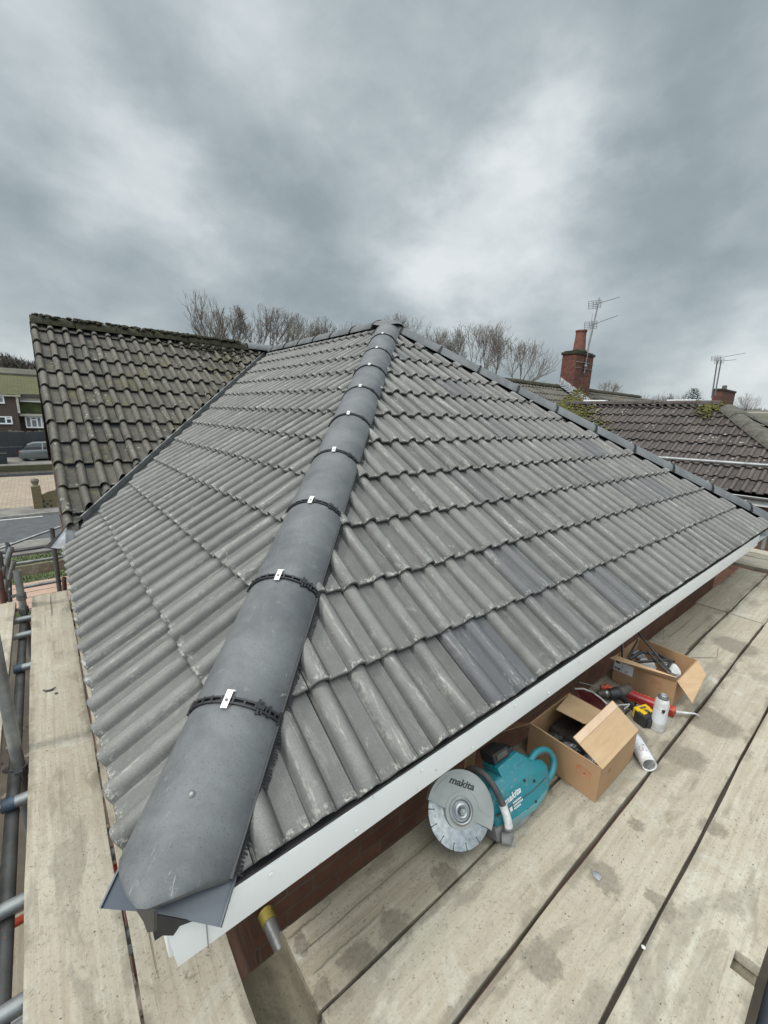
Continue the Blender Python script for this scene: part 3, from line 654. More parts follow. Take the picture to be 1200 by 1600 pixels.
mb = MB(); mb.T = FH1; rb = random.Random(5)
for i in range(300):
    y = .13 + i * .0082; z = -.413 * .15 + .018
    mb.add([(.134, y, z + .002), (.134, y + .0045, z + .002), (.149 + rb.uniform(0, .004), y + .0045 + rb.uniform(-.002, .002), z - .024), (.149 + rb.uniform(0, .004), y + rb.uniform(-.002, .002), z - .024)], [(0, 1, 2, 3)])
mb.box((.128, .12, -.045), (.1405, 2.6, -.032))
mb.build('comb_filler', 'black_plastic', HA, smooth=0)
mb = MB()    # dark felt ends hanging at the corner
mb.T = Matrix.Identity(4)
def plate(mb, pts, th):
    c = [Vector(p) for p in pts]; n = (c[1] - c[0]).cross(c[2] - c[0]).normalized() * th; k = len(c)
    mb.add(c + [p + n for p in c], [tuple(range(k)), tuple(range(2 * k - 1, k - 1, -1))] + [(i, (i + 1) % k, k + (i + 1) % k, k + i) for i in range(k)])
A = lambda px, py: at(px, py, y=-.012)
plate(mb, [A(238, 1428), A(300, 1440), A(281, 1447), A(271, 1462), A(240, 1462)], .003)
A = lambda px, py: at(px, py, x=.005)
plate(mb, [A(212, 1422), A(240, 1424), A(241, 1456), A(230, 1457), A(224, 1440)], .003)
mb.build('felt_end', 'black_plastic', HA, smooth=0)
# ridge of the new wing
hip_run(FR, .16, RL - RW + .0, .45, .125, .098, .062, first='ridge_tile')
# three way cap where the hips meet the ridge
mb = MB(); cap = []
ap = Vector((RW, RW, RW * TP))
rows = [(.0, .066), (.05, .060), (.10, .043), (.15, .012), (.185, -.032)]
vs = []; n = 36
for rr, zz in rows:
    for k in range(n):
        a = 2 * math.pi * k / n
        sag_ = .012 * (1 + math.cos(3 * (a - R(-90)))) if rr > .1 else 0
        vs.append(ap + Vector((rr * math.cos(a), rr * math.sin(a), zz + sag_ * rr / .15 - .012)))
mb.add(vs, [(i * n + k, i * n + (k + 1) % n, (i + 1) * n + (k + 1) % n, (i + 1) * n + k) for i in range(len(rows) - 1) for k in range(n)]); mb.build('ridge_cap', 'hip_concrete', HA, smooth=60)
# valley: trough sheet and raised light trim beside the old tiles
VO = Vector((0, RL - RW, 0)); VD = Vector((1, 1, TP)).normalized(); VS = Vector((-1, 1, 0)).normalized(); vl = math.sqrt(2 + TP * TP) * RW
VN = VD.cross(VS); VN = VN if VN.z > 0 else -VN
FV = frame(VO, VS, VD, VN)      # x towards the old tiles
mb = MB(); mb.T = FV
mb.box((-.14, -.02, -.035), (.16, vl - .05, -.030)); mb.build('valley_trough', 'underlay', HA, smooth=0)
mb = MB(); mb.T = FV
mb.box((.052, .30, -.03), (.055, vl - .02, .034)); mb.box((.055, .30, .0305), (.065, vl - .02, .034))
mb.build('valley_trim', 'galv', HA, smooth=0)
mb = MB(); mb.T = FV; mb.box((-.045, .28, -.028), (.051, vl - .05, -.010)); mb.build('valley_lining', 'black_plastic', HA, smooth=0)
# lead flashing at the foot of the valley
mb = MB()
p = [at(72, 857, y=3.0), at(101, 826, y=3.14), at(128, 838, y=3.3), at(100, 858, y=3.02)]
plate(mb, [at(80, 856, y=2.98), at(103, 827, y=3.10), at(133, 832, y=3.18), at(103, 858, y=2.96)], .004)
plate(mb, [at(80, 856, y=2.98), at(84, 853, y=3.06), at(104, 824, y=3.18), at(103, 827, y=3.10)], .004)
mb.box((.015, 3.0, -.10), (.24, 3.33, -.055)); mb.build('lead_flashing', 'lead', HA, smooth=0)
mb = MB(); MB().box((.015, 3.13, -.155), (.062, 3.345, -.06)).build('bargeboard', 'cream', HA, smooth=0)
# verge of the old roof
mb = MB(); mb.T = frame((0, RL - RW, 0), (1, 0, 0), (0, CPI, SPI), (0, -SPI, CPI)); mb.box((.022, .01, -.065), (.12, RW / CPI - .03, -.028)); mb.build('verge', 'old_mortar', HA, smooth=0)
# old ridge: mossy half round tiles, slightly out of line
FO = hipframe((0, RL, RW * TP), (1, 0, 0)); rr_ = random.Random(9)
ro = None
for i in range(16):
    y = .02 + i * .45
    if RW - .45 < y < RW + .2 and False: continue
    new = 2.45 < y < 3.1
    Ml = Hinv @ FO @ Matrix.Translation((rr_.uniform(-.008, .008), y, rr_.uniform(-.012, .012) + (.012 if i % 4 == 3 else 0))) @ Matrix.Rotation(rr_.uniform(-.02, .02), 4, 'X')
    mbt = round_tile(.125, .105, .455, .075, n=14)
    o = mbt.build('ridge_tile', 'hip_concrete' if new else 'dark_moss', HA, world=False, M=Ml, label='clean grey ridge tile next to the valley' if new else 'weathered mossy ridge tile')
mb = MB(); rm = random.Random(4)
def blob(mb, c, r, n=6, squash=.5, mi=0):
    vs = []; fs = []; m = 4
    ph = rm.uniform(0, 6)
    for i in range(m + 1):
        for k in range(n):
            a = 2 * math.pi * k / n + ph; e = math.pi * i / m - math.pi / 2; q = r * rm.uniform(.7, 1.25)
            vs.append((c[0] + q * math.cos(e) * math.cos(a), c[1] + q * math.cos(e) * math.sin(a), c[2] + q * math.sin(e) * squash))
    fs = [(i * n + k, i * n + (k + 1) % n, (i + 1) * n + (k + 1) % n, (i + 1) * n + k) for i in range(m) for k in range(n)]
    mb.add(vs, fs, mi)
for i in range(330):
    x = rm.uniform(.02, 2.6) if rm.random() < .75 else rm.uniform(1.5, 2.6); a = rm.uniform(-1.2, .5)
    blob(mb, (x, RL + .118 * math.sin(a), RW * TP + .03 + .05 * math.cos(a)), rm.uniform(.010, .034), squash=.6)
for i in range(240):
    x = rm.gauss(2.15, .25); v = rm.expovariate(7); y = RL - .10 - v * CPI; blob(mb, (x, y, (y - RL + RW) * TP + .03), rm.uniform(.010, .028), squash=.5)
mb.build('moss', 'dark_moss', HA, kind='stuff', smooth=60)

# ------------------------------------------------------------------ neighbouring house
HB = thing('house', 'neighbouring house with brown tiled hip roof, white fascia and tall brick chimney', 'house', (12, 4, GROUND))
BX, BY, BW = 8.78, -.46, 2.31
BT = dict(rh=.032, th=.034, jit=.004)
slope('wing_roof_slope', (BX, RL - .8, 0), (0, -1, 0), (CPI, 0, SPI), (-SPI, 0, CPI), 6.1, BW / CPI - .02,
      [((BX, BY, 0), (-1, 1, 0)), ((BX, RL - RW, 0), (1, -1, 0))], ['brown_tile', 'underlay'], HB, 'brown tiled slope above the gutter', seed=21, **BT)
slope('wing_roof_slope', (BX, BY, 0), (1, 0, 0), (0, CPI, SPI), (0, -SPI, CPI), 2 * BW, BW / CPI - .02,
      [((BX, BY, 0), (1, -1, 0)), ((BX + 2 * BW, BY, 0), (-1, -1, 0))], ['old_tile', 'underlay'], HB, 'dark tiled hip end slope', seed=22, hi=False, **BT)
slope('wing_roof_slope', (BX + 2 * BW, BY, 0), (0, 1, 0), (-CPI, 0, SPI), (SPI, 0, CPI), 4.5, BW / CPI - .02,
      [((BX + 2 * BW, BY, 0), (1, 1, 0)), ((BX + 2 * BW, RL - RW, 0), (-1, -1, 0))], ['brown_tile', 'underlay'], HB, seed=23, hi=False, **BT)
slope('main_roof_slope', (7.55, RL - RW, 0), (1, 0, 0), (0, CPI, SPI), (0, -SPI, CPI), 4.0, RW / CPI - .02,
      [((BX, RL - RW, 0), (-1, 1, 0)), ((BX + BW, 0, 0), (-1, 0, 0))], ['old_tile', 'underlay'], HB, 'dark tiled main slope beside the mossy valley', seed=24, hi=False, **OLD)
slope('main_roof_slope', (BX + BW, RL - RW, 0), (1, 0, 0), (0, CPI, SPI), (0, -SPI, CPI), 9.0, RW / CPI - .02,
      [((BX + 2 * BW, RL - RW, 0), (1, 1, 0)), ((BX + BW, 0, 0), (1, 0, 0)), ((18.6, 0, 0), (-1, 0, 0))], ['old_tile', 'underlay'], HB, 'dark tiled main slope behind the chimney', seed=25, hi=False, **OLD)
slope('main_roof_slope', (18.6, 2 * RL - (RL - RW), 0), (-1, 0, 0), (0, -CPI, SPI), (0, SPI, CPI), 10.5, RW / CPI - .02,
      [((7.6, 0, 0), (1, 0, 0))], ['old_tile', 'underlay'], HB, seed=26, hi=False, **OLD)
mb = MB(); mb.box((BX + .25, BY + .25, GROUND), (BX + 2 * BW - .25, 3.5, -.17)); mb.box((7.57, 3.36, GROUND), (18.5, 9.21, -.165)); mb.build('wall', 'brick_red', HB, smooth=0)
MB().box((BX + .015, BY + .02, -.20), (BX + .04, 3.1, -.06)).build('fascia', 'upvc_white', HB, smooth=0)
MB().box((BX + .03, BY + .02, -.20), (BX + 2 * BW - .03, BY + .04, -.06)).build('fascia', 'upvc_white', HB, smooth=0)
mb = MB(); mb.T = Matrix.Translation((BX - .03, 0, -.055))
n = 12; vs = []
for yy in (BY - .03, 3.1):
    for k in range(n + 1): a = math.pi * k / n; vs.append((-.055 * math.cos(a), yy, -.055 * math.sin(a)))
    for k in range(n, -1, -1): a = math.pi * k / n; vs.append((-.050 * math.cos(a), yy, -.050 * math.sin(a)))
m_ = 2 * (n + 1); mb.add(vs, [tuple(range(m_ - 1, -1, -1)), tuple(range(m_, 2 * m_))] + [(i, (i + 1) % m_, m_ + (i + 1) % m_, m_ + i) for i in range(m_)])
mb.build('gutter', 'galv', HB)
FB = hipframe((BX, BY, 0), (1, 1, TP)); FBr = hipframe((BX + BW, BY + BW, BW * TP), (0, 1, 0)); bl_ = math.sqrt(2 + TP * TP) * BW; FB2 = hipframe((BX + 2 * BW, BY, 0), (-1, 1, TP))
Hinv = WM[HB.name].inverted()
def old_run(F, ln, par, m, nm, half=.16, sag=.10, top=.075, step=.42, lab=None):
    Hi = WM[par.name].inverted()
    k = int(ln / step)
    for i in range(k):
        round_tile(half, sag, step + .004, top, n=10).build(nm, m, par, world=False, M=Hi @ F @ Matrix.Translation((rr_.uniform(-.006, .006), i * step, rr_.uniform(-.006, .006))), label=lab)
old_run(FB, bl_, HB, 'old_mortar', 'hip_tile', half=.17, sag=.12, top=.085); old_run(FB2, bl_, HB, 'old_mortar', 'hip_tile')
old_run(FBr, RL - .87 - (BY + BW), HB, 'brown_tile', 'ridge_tile', half=.12, sag=.08)
old_run(hipframe((7.6, RL, RW * TP), (1, 0, 0)), 11.0, HB, 'dark_moss', 'ridge_tile', half=.12, sag=.10)
mb = MB()    # moss in the valley and at the hip apex
for i in range(1500):
    t = rm.random() ** .6; px_ = BX + BW * t; dd = rm.gauss(0, .09) + (rm.random() ** 1.6 * .75 if rm.random() < .62 else 0)
    x = px_ + dd; y = RL - RW + BW * t - .0; on_w = dd > 0
    z = (x - BX) * TP if on_w else (y - RL + RW) * TP
    blob(mb, (x, y - abs(dd) * .3 * rm.random(), max(z, .0) + .028), rm.uniform(.012, .048), squash=.5)
for i in range(260):
    x = BX + BW - abs(rm.gauss(0, .22)); y = BY + BW + .12 + rm.gauss(0, .10); blob(mb, (x, y, (x - BX) * TP + .05), rm.uniform(.012, .035), squash=.5)
for i in range(140):
    x = BX + BW - .06 + rm.gauss(0, .03); y = rm.uniform(BY + BW, 5.2); blob(mb, (x, y, BW * TP + .04), rm.uniform(.008, .022), squash=.5)
mb.build('moss', 'moss', HB, kind='stuff', smooth=60)
for y in (2.3, 4.2): MB().box((BX + BW - .05, y, BW * TP + .062), (BX + BW + .10, y + .55, BW * TP + .09)).build('ridge_vent', 'upvc_white', HB, bevel=.004)
# chimney
cx0, cx1, cy0, cy1, cz0, cz1 = 12.55, 13.58, 5.88, 6.33, 1.4, 2.97
ch = MB().box((cx0, cy0, cz0), (cx1, cy1, cz1)).build('chimney', 'brick_chimney', HB, smooth=0)
mb = MB(); mb.box((cx0 - .035, cy0 - .035, cz1), (cx1 + .035, cy1 + .035, cz1 + .075))
mb.box((cx0 + .02, cy0 + .02, cz1 + .085), (cx1 - .02, cy1 - .02, cz1 + .11)); cap_ = mb.build('chimney_cap', 'dark_moss', ch, bevel=.015)
mb = MB(); mb.lathe([(.24, .10), (.21, .16), (.15, .20)], 20, 0, Matrix.Translation(((cx0 + cx1) / 2 - .02, 6.1, cz1))); mb.build('flaunching', 'dark_moss', ch)
mb = MB(); mb.lathe([(.175, .17), (.168, .3), (.150, .56), (.150, .68), (.168, .69), (.168, .73), (.130, .73), (.125, .3)], 22, 0, Matrix.Translation(((cx0 + cx1) / 2 - .02, 6.1, cz1))); mb.build('chimney_pot', 'terracotta', ch)
mb = MB(); rl = random.Random(2)
for i in range(16):      # crinkled lead soakers stepping down the roof beside the stack
    y = cy1 - .02 - i * .085; z = (y - RL + RW) * TP + .03; zz = RW * TP
    a = [(cx0 - .004, y, z + .26), (cx0 - .004, y - .10, z + .17 + rl.uniform(-.03, .03)), (cx0 - .02 - rl.uniform(0, .02), y - .10, z + .04), (cx0 - .17 - rl.uniform(0, .05), y - .09, z + .0 + rl.uniform(0, .04)), (cx0 - .18 - rl.uniform(0, .06), y, z + .05), (cx0 - .02, y, z + .09)]
    if y > cy0 - .9: plate(mb, a[:3] + a[5:], .003); plate(mb, [a[2], a[3], a[4], a[5]], .003)
mb.build('lead_soaker', 'lead', HB, smooth=0)
# aerials
def yagi(mb, base, direc, ln, el, up=Vector((0, 0, 1)), k=.45):
    b = Vector(base); d = Vector(direc).normalized(); s = d.cross(up).normalized(); u = s.cross(d)
    mb.tube([b - d * .25, b + d * ln], .012, 6)
    for i in range(el):
        c = b + d * (.15 + (ln - .18) * i / (el - 1)); q = (.085 - .02 * i / el) * k
        mb.tube([c - u * q if False else c - s * q, c + s * q], .006, 4)
    c = b - d * .20
    for zz in (-.10, -.05, 0, .05, .10): mb.tube([c - s * .17 + u * zz, c + s * .17 + u * zz], .007, 4)
    for ss in (-.17, -.04, .04, .17): mb.tube([c + s * ss - u * .10, c + s * ss + u * .10], .007, 4)
am = thing('tv_aerial', 'tall mast with two television aerials strapped to the brick chimney with a terracotta pot', 'aerial', (13.1, 5.84, 2.3))
MB().tube([(13.02, 5.84, 2.45), (13.10, 5.84, 3.2), (13.36, 5.84, 4.62)], .022, 8).build('mast', 'alu', am)
bd = (at(966, 465, y=6.4) - at(930, 476, y=5.84))
mb = MB(); yagi(mb, at(932, 475, y=5.84), bd, bd.length, 12); mb.build('antenna', 'alu', am)
b2_ = at(964, 494, y=6.4) - at(925, 508, y=5.84); mb = MB(); yagi(mb, at(926, 507, y=5.84), b2_, b2_.length, 12); mb.build('antenna', 'alu', am)
mb = MB(); mb.tube([at(917, 562, y=5.83), at(919, 540, y=5.80), at(926, 490, y=5.79)], .006, 4); mb.tube([(12.52, 5.86, 2.74), (13.05, 5.855, 2.76), (13.6, 5.86, 2.74)], .010, 5); mb.tube([(12.52, 5.86, 2.58), (13.05, 5.855, 2.60), (13.6, 5.86, 2.58)], .008, 5); mb.lathe([(.0001, .05), (.05, .03), (.055, -.02), (.0001, -.04)], 10, 0, Matrix.Translation((12.98, 5.80, 2.66))); mb.build('bracket', 'galv', am)

# terraced house further along with the second chimney
HC = thing('house', 'far terraced house with grey ridge and small brick chimney behind the brown roof', 'house', (25.5, 6, GROUND))
mb = MB(); hx0, hx1 = 18.7, 34.0
mb.prism([(3.3, -.1), (9.3, -.1), (RL, 2.0)], hx0, hx1, M=Matrix(((0, 0, 1, 0), (1, 0, 0, 0), (0, 1, 0, 0), (0, 0, 0, 1)))); mb.build('roof', 'old_tile', HC, smooth=0)
MB().box((hx0 + .1, 3.5, GROUND), (hx1 - .1, 9.1, -.12)).build('wall', 'brick_red', HC, smooth=0)
P0 = at(1124, 634, x=25.6); P1 = at(1145, 634, y=P0.y); zt = at(1130, 607, y=P0.y).z
chc = MB().box((P0.x, P0.y, .9), (P1.x, P0.y + .36, zt - .1)).build('chimney', 'brick_chimney', HC, smooth=0)
MB().box((P0.x - .035, P0.y - .035, zt - .1), (P1.x + .035, P0.y + .395, zt)).build('chimney_cap', 'dark_moss', chc, bevel=.02)
MB().lathe([(.13, 0), (.10, .12), (.10, .22), (.0001, .24)], 12, 0, Matrix.Translation(((P0.x + P1.x) / 2 + .1, P0.y + .25, zt))).build('chimney_pot', 'old_mortar', chc)
am = thing('tv_aerial', 'television aerial on twin slanting poles beside the small far brick chimney', 'aerial', tuple(at(1113, 628, y=P0.y)))
y_ = P0.y
mb = MB(); mb.tube([at(1112, 622, y=y_), at(1121, 563, y=y_)], .028, 6); mb.tube([at(1117, 618, y=y_), at(1127, 562, y=y_)], .028, 6); mb.build('mast', 'alu', am)
mb = MB(); v_ = at(1163, 552, y=y_) - at(1119, 560, y=y_); yagi(mb, at(1121, 559.5, y=y_), v_, v_.length, 12); v_ = at(1150, 562, y=y_) - at(1126, 564, y=y_); yagi(mb, at(1126, 564, y=y_), v_, v_.length, 6); mb.build('antenna', 'alu', am)
# roofs and white fascias at the right edge
HD = thing('house', 'distant low house with pale fascia at the right edge beyond the brown hip', 'house', tuple(at(1190, 668, x=42.0)))
x_ = 42.0
a0 = at(1150, 643, x=x_); a1 = at(1230, 648, x=x_); zr = a0.z
mb = MB(); mb.box((x_, a1.y, zr - .32), (x_ + .2, a0.y, zr)); mb.build('fascia', 'cream', HD, smooth=0)
MB().prism([(x_ + .2, zr), (x_ + 9, zr), (x_ + 4.5, zr + .25)], -a0.y, -a1.y, M=Matrix(((1, 0, 0, 0), (0, 0, -1, 0), (0, 1, 0, 0), (0, 0, 0, 1)))).build('roof', 'roof_olive', HD, smooth=0)
MB().box((x_ + .05, a1.y + .05, GROUND), (x_ + 8.8, a0.y - .05, zr - .33)).build('wall', 'brick_brown', HD, smooth=0)
x_ = 33.0
HE = thing('house', 'bungalow with mossy olive roof and white window below the distant pale fascia', 'house', tuple(at(1190, 690, x=x_)))
a0 = at(1152, 645, x=x_ + 3); a1 = at(1250, 650, x=x_ + 3); b0 = at(1160, 659, x=x_); b1 = at(1250, 664, x=x_)
mb = MB(); mb.add([(x_ + 3, a0.y, a0.z), (x_ + 3, a1.y, a0.z), (x_, b1.y - 1, b0.z), (x_, b0.y, b0.z), (x_ + 3, a0.y, b0.z), (x_ + 3, a1.y, b0.z)], [(0, 1, 2, 3), (0, 3, 4), (1, 5, 2), (4, 3, 2, 5), (0, 4, 5, 1)]); mb.build('roof', 'roof_olive', HE, smooth=0)
MB().box((x_ + .3, b1.y - .8, GROUND), (x_ + 3, b0.y - .1, b0.z)).build('wall', 'brick_brown', HE, smooth=0)
c0 = at(1178, 662, x=x_ + .3); c1 = at(1198, 676, x=x_ + .3)
wf = MB().box((x_ + .22, min(c1.y, c0.y), c1.z), (x_ + .30, max(c0.y, c1.y), c0.z)).build('window', 'upvc_white', HE, smooth=0)
MB().box((x_ + .20, min(c1.y, c0.y) + .1, c1.z + .12), (x_ + .222, max(c0.y, c1.y) - .1, c0.z - .12)).build('pane', 'glass_dark', wf, smooth=0)

# ------------------------------------------------------------------ scaffold boards (each one a thing)
ZT = -.54
rbd = random.Random(77)
def board(label, x0, x1, y0, y1, z=ZT, along='x', mat='board_wood', bands=(0, 0), notch=None, rz=0.0, crack=False, group='scaffold boards', th=.038):
    L = (x1 - x0) if along == 'x' else (y1 - y0); W = (y1 - y0) if along == 'x' else (x1 - x0)
    c = Vector(((x0 + x1) / 2, (y0 + y1) / 2, z - th))
    M = Matrix.Translation(c) @ Matrix.Rotation(rz + (0 if along == 'x' else R(90)), 4, 'Z')
    root = thing('scaffold_board', label, 'scaffold board', group=group, M=M)
    mb = MB(); mb.T = M
    nx = max(6, int(L / .12)); vs = []; rows = []
    ph = rbd.uniform(0, 6); cup = rbd.uniform(-.002, .003); wav = rbd.uniform(.001, .003)
    ny = 8
    if notch: nx = 60
    X = [-L / 2 + L * i / nx for i in range(nx + 1)]; Y = [-W / 2 + W * j / ny for j in range(ny + 1)]
    if notch:
        n0, n1, nd = notch   # local x range, depth from the -y edge
        X = sorted([x for x in X if abs(x - n0) > .02 and abs(x - n1) > .02] + [n0, n1]); Y = sorted([y for y in Y if abs(y - (-W / 2 + nd)) > .01] + [-W / 2 + nd])
    def P(x, y, top):
        e = math.sin(x * 2.1 + ph) * wav + cup * ((y / W * 2) ** 2); s = 1 + .0 * y
        we = (math.sin(x * 13 + ph) * .0012 + math.sin(x * 5.1 + ph * 2) * .002) * (1 if abs(abs(y) - W / 2) < 1e-4 else 0)
        return (x, y + we, th + e if top else 0 + e)
    def solid(i, j):
        if not notch: return True
        xm = (X[i] + X[i + 1]) / 2; ym = (Y[j] + Y[j + 1]) / 2
        return not (notch[0] < xm < notch[1] and ym < -W / 2 + notch[2])
    nX, nY = len(X), len(Y)
    for top in (1, 0):
        for x in X:
            for y in Y: vs.append(P(x, y, top))
    idx = lambda i, j, t: (0 if t else nX * nY) + i * nY + j
    fs = []
    for i in range(nX - 1):
        for j in range(nY - 1):
            if not solid(i, j): continue
            fs.append((idx(i, j, 1), idx(i + 1, j, 1), idx(i + 1, j + 1, 1), idx(i, j + 1, 1)))
            fs.append((idx(i, j, 0), idx(i, j + 1, 0), idx(i + 1, j + 1, 0), idx(i + 1, j, 0)))
            for (di, dj, a, b) in ((-1, 0, (i, j), (i, j + 1)), (1, 0, (i + 1, j + 1), (i + 1, j)), (0, -1, (i + 1, j), (i, j)), (0, 1, (i, j + 1), (i + 1, j + 1))):
                ii, jj = i + di, j + dj
                if 0 <= ii < nX - 1 and 0 <= jj < nY - 1 and solid(ii, jj): continue
                fs.append((idx(*a, 1), idx(*b, 1), idx(*b, 0), idx(*a, 0)))
    mb.add(vs, fs)
    me = mb.build('plank', mat, root, bevel=.004, seg=2)
    for k, s in enumerate((-1, 1)):
        if bands[k]:
            b = MB(); b.T = M; e = s * L / 2
            xa, xb = (e - .003, e + .0015) if s > 0 else (e - .0015, e + .003)
            b.box((min(xa, e - s * .0) - (0 if s < 0 else 0), -W / 2 - .002, -.002), (xb, W / 2 + .002, th + .004))
            b.box((e - (.028 if s > 0 else 0), -W / 2 - .0025, -.0), (e + (.028 if s < 0 else 0), -W / 2 - .0008, th + .001)); b.box((e - (.028 if s > 0 else 0), W / 2 + .0008, 0), (e + (.028 if s < 0 else 0), W / 2 + .0025, th + .001))
            b.build('end_band', 'board_wood_dark', root, smooth=0)
    if crack:
        b = MB(); b.T = M
        for (xa, xb, yy, wd) in crack:
            pts = []; n = 26
            for i in range(n + 1):
                t = i / n; x = xa + (xb - xa) * t; pts.append((x, yy + math.sin(t * 9 + xa) * .0015 + .0012 * math.sin(t * 41), wd * (math.sin(math.pi * min(1, max(0, t * 1.02))) ** .5 + .05)))
            vs = [(x, y - q, th + .0035 + math.sin(x * 2.1 + ph) * wav) for x, y, q in pts] + [(x, y + q, th + .0035 + math.sin(x * 2.1 + ph) * wav) for x, y, q in pts]
            b.add(vs, [(i, i + 1, n + 2 + i, n + 1 + i) for i in range(n)])
        b.build('split', 'board_wood_dark', root, smooth=0)
    return root
# side in front of the hip end
board('weathered grey board with splits, nearest the wall, ending beside the yellow capped tube', .368, 3.42, -.066, .162, bands=(1, 0), mat='board_wood_grey', crack=((-1.52, -.35, .028, .0035), (-1.50, -1.22, -.035, .003), (-1.52, -1.36, .085, .0025), (-.6, .4, .02, .002)), rz=.003)
board('grey plank close to the wall behind the far cardboard box', 3.43, 4.44, -.055, .168, z=ZT - .004, mat='board_wood_grey', crack=((-.45, .1, .03, .003), (-.3, .35, -.05, .002)), rz=-.004)
board('long pale board carrying the teal saw and both cardboard boxes', .376, 4.42, -.304, -.078, bands=(0, 1), rz=.0)
board('long pale board with dark damp patches, third out from the wall', -1.6, 6.10, -.551, -.318, z=ZT - .002, rz=.0)
board('outermost pale board with a square notch cut from its edge', -1.6, 6.10, -.800, -.563, z=ZT + .001, notch=(1.391 - 2.25, 1.461 - 2.25, .060))
board('short grey board past the step at the far end of the platform', 4.50, 6.11, -.058, .185, z=ZT - .018, mat='board_wood_grey')
board('pale board continuing past the far end of the saw board', 4.46, 6.11, -.305, -.070, z=ZT - .020)
board('pale board at the far corner, laid across the others nearest the house', 6.14, 6.37, -.72, 4.4, z=ZT + .022, along='y', bands=(1, 0))
board('second board across the far corner', 6.38, 6.61, -.74, 4.4, z=ZT + .020, along='y')
board('third board across the far corner', 6.62, 6.85, -.70, 4.4, z=ZT + .021, along='y', mat='board_wood_grey')
board('outermost board across the far corner', 6.86, 7.09, -.73, 4.4, z=ZT + .020, along='y')
# side along the left eaves
board('wide pale board on the left with a dark split at its far end', -.250, -.009, -1.6, 3.60, along='y', crack=((2.05, 2.58, -.0, .003),), rz=.0)
board('narrow pale board half hidden under the left eaves', .0, .234, -1.6, 3.62, z=ZT - .004, along='y', crack=((-.75, .55, .070, .0022), (-.6, .35, .045, .0018), (-.62, .18, -.0, .0018)))
board('outer pale board at the left edge beyond the gap', -.590, -.352, -1.6, 3.56, z=ZT + .001, along='y')
board('dark damp board lying lower below the banded board end', .248, .480, -1.5, .186, z=ZT - .108, along='y', mat='board_wood_dark')
board('dark timber offcut under the notched board', 1.30, 1.56, -.80, -.70, z=ZT - .045, mat='board_wood_dark', group='scaffold boards')

# ------------------------------------------------------------------ tubes and couplers
TR = .0242
def tube(label, p0, p1, mat='galv', caps=(), collar=(), name='scaffold_tube', group='scaffold tubes', r=TR):
    p0, p1 = Vector(p0), Vector(p1); o = thing(name, label, 'scaffold tube', p0, group=group)
    MB().pipe(p0, p1, r, .004, 20).build('tube', mat, o)
    d = (p1 - p0).normalized()
    for t, m in caps:
        c = p0 + (p1 - p0) * t; mb = MB(); s = -1 if t > .5 else 1
        mb.tube([c - d * s * .006, c + d * s * .035], r + .003, 18); mb.build('end_cap', m, o)
    for t, m in collar:
        c = p0 + (p1 - p0) * t; up = Vector((0, 0, 1)) if abs(d.z) < .9 else Vector((1, 0, 0)); a = d.cross(up).normalized(); b = d.cross(a)
        mb = MB(); mb.tube([c - d * .026, c + d * .026], r + .008, 16)
        F = frame(c, a, b, d); mb.T = F
        mb.box((r - .004, -.018, -.028), (r + .035, .018, .028)); mb.box((-r - .022, -.014, -.024), (-r + .004, .014, .024)); mb.tube([(r + .012, .012, 0), (r + .012, .062, 0)], .008, 6); mb.tube([(r + .012, .040, 0), (r + .012, .054, 0)], .014, 6)
        mb.T = Matrix.Identity(4); mb.build('coupler', m, o, smooth=40)
    return o
tube('short tube end with a yellow cap poking out beside the wall', (.392, -.95, -.722), (.392, .335, -.700), caps=((1, 'yellow_plastic'),), mat='galv')
tube('open topped upright at the far end of the left board', (-.303, 3.40, GROUND), (-.303, 3.40, -.235), collar=((.955, 'galv_dark'), (.93, 'galv_dark')))
tube('tall grey upright rising out of the picture beside the left board', (-.296, 1.56, GROUND), (-.296, 1.56, 2.4), collar=((.588, 'galv_dark'),), mat='galv')
MBt = MB().tube([(-.296, 1.56, -.10), (-.296, 1.56, .0)], TR + .005, 18)
for y, m, capm, lab in ((3.30, 'galv', None, 'cross tube behind the far open topped upright'), (3.00, 'galv', None, 'cross tube just in front of the open topped upright'), (at(36, 1042, z=-.60).y, 'galv', 'blue_plastic', 'grey cross tube with a blue cap in the gap, farther of two'),
                   (at(28, 1250, z=-.60).y, 'galv', 'blue_plastic', 'grey cross tube with a blue cap in the gap, nearer of two'), (at(24, 1412, z=-.60).y, 'galv', None, 'bare cross tube in the lower left gap'), (at(20, 1575, z=-.60).y, 'galv', None, 'bare cross tube nearest the camera at lower left')):
    tube(lab, (-.335 if capm else -.9, y, -.604), (.20, y, -.604), mat=m, caps=(((0, capm),) if capm else ()))
tube('dark ledger tube under the left boards', (-.315, -1.6, -.655), (-.315, 3.5, -.655), mat='galv_dark')
tube('dark blue tube along the outer edge of the platform beside the notch', (-1.5, -.842, -.585), (7.0, -.842, -.585), mat='navy_paint', collar=((.39, 'galv_dark'),))
tube('grey guard rail crossing in front of the brown roof', at(1003, 713, x=7.15), at(1290, 734, x=7.15), mat='galv')
tube('upright with a blue coupler at the right edge', tuple(at(1210, 780, x=7.15))[:2] + (GROUND,), tuple(at(1210, 780, x=7.15))[:2] + (1.1,), mat='galv', collar=((.905, 'blue_plastic'), (.93, 'blue_plastic')))
for k, (y, z0) in enumerate(((-.16, -1.6), (1.2, -2.2), (2.2, -1.4))):
    tube(['reddish brace slanting down in the left gap, nearest', 'reddish brace slanting down in the left gap, middle', 'reddish brace slanting down in the left gap, farthest'][k], (-.42, y + 1.2, z0 - 1.2), (-.10, y + .2, -.70), mat='rust', r=.02)
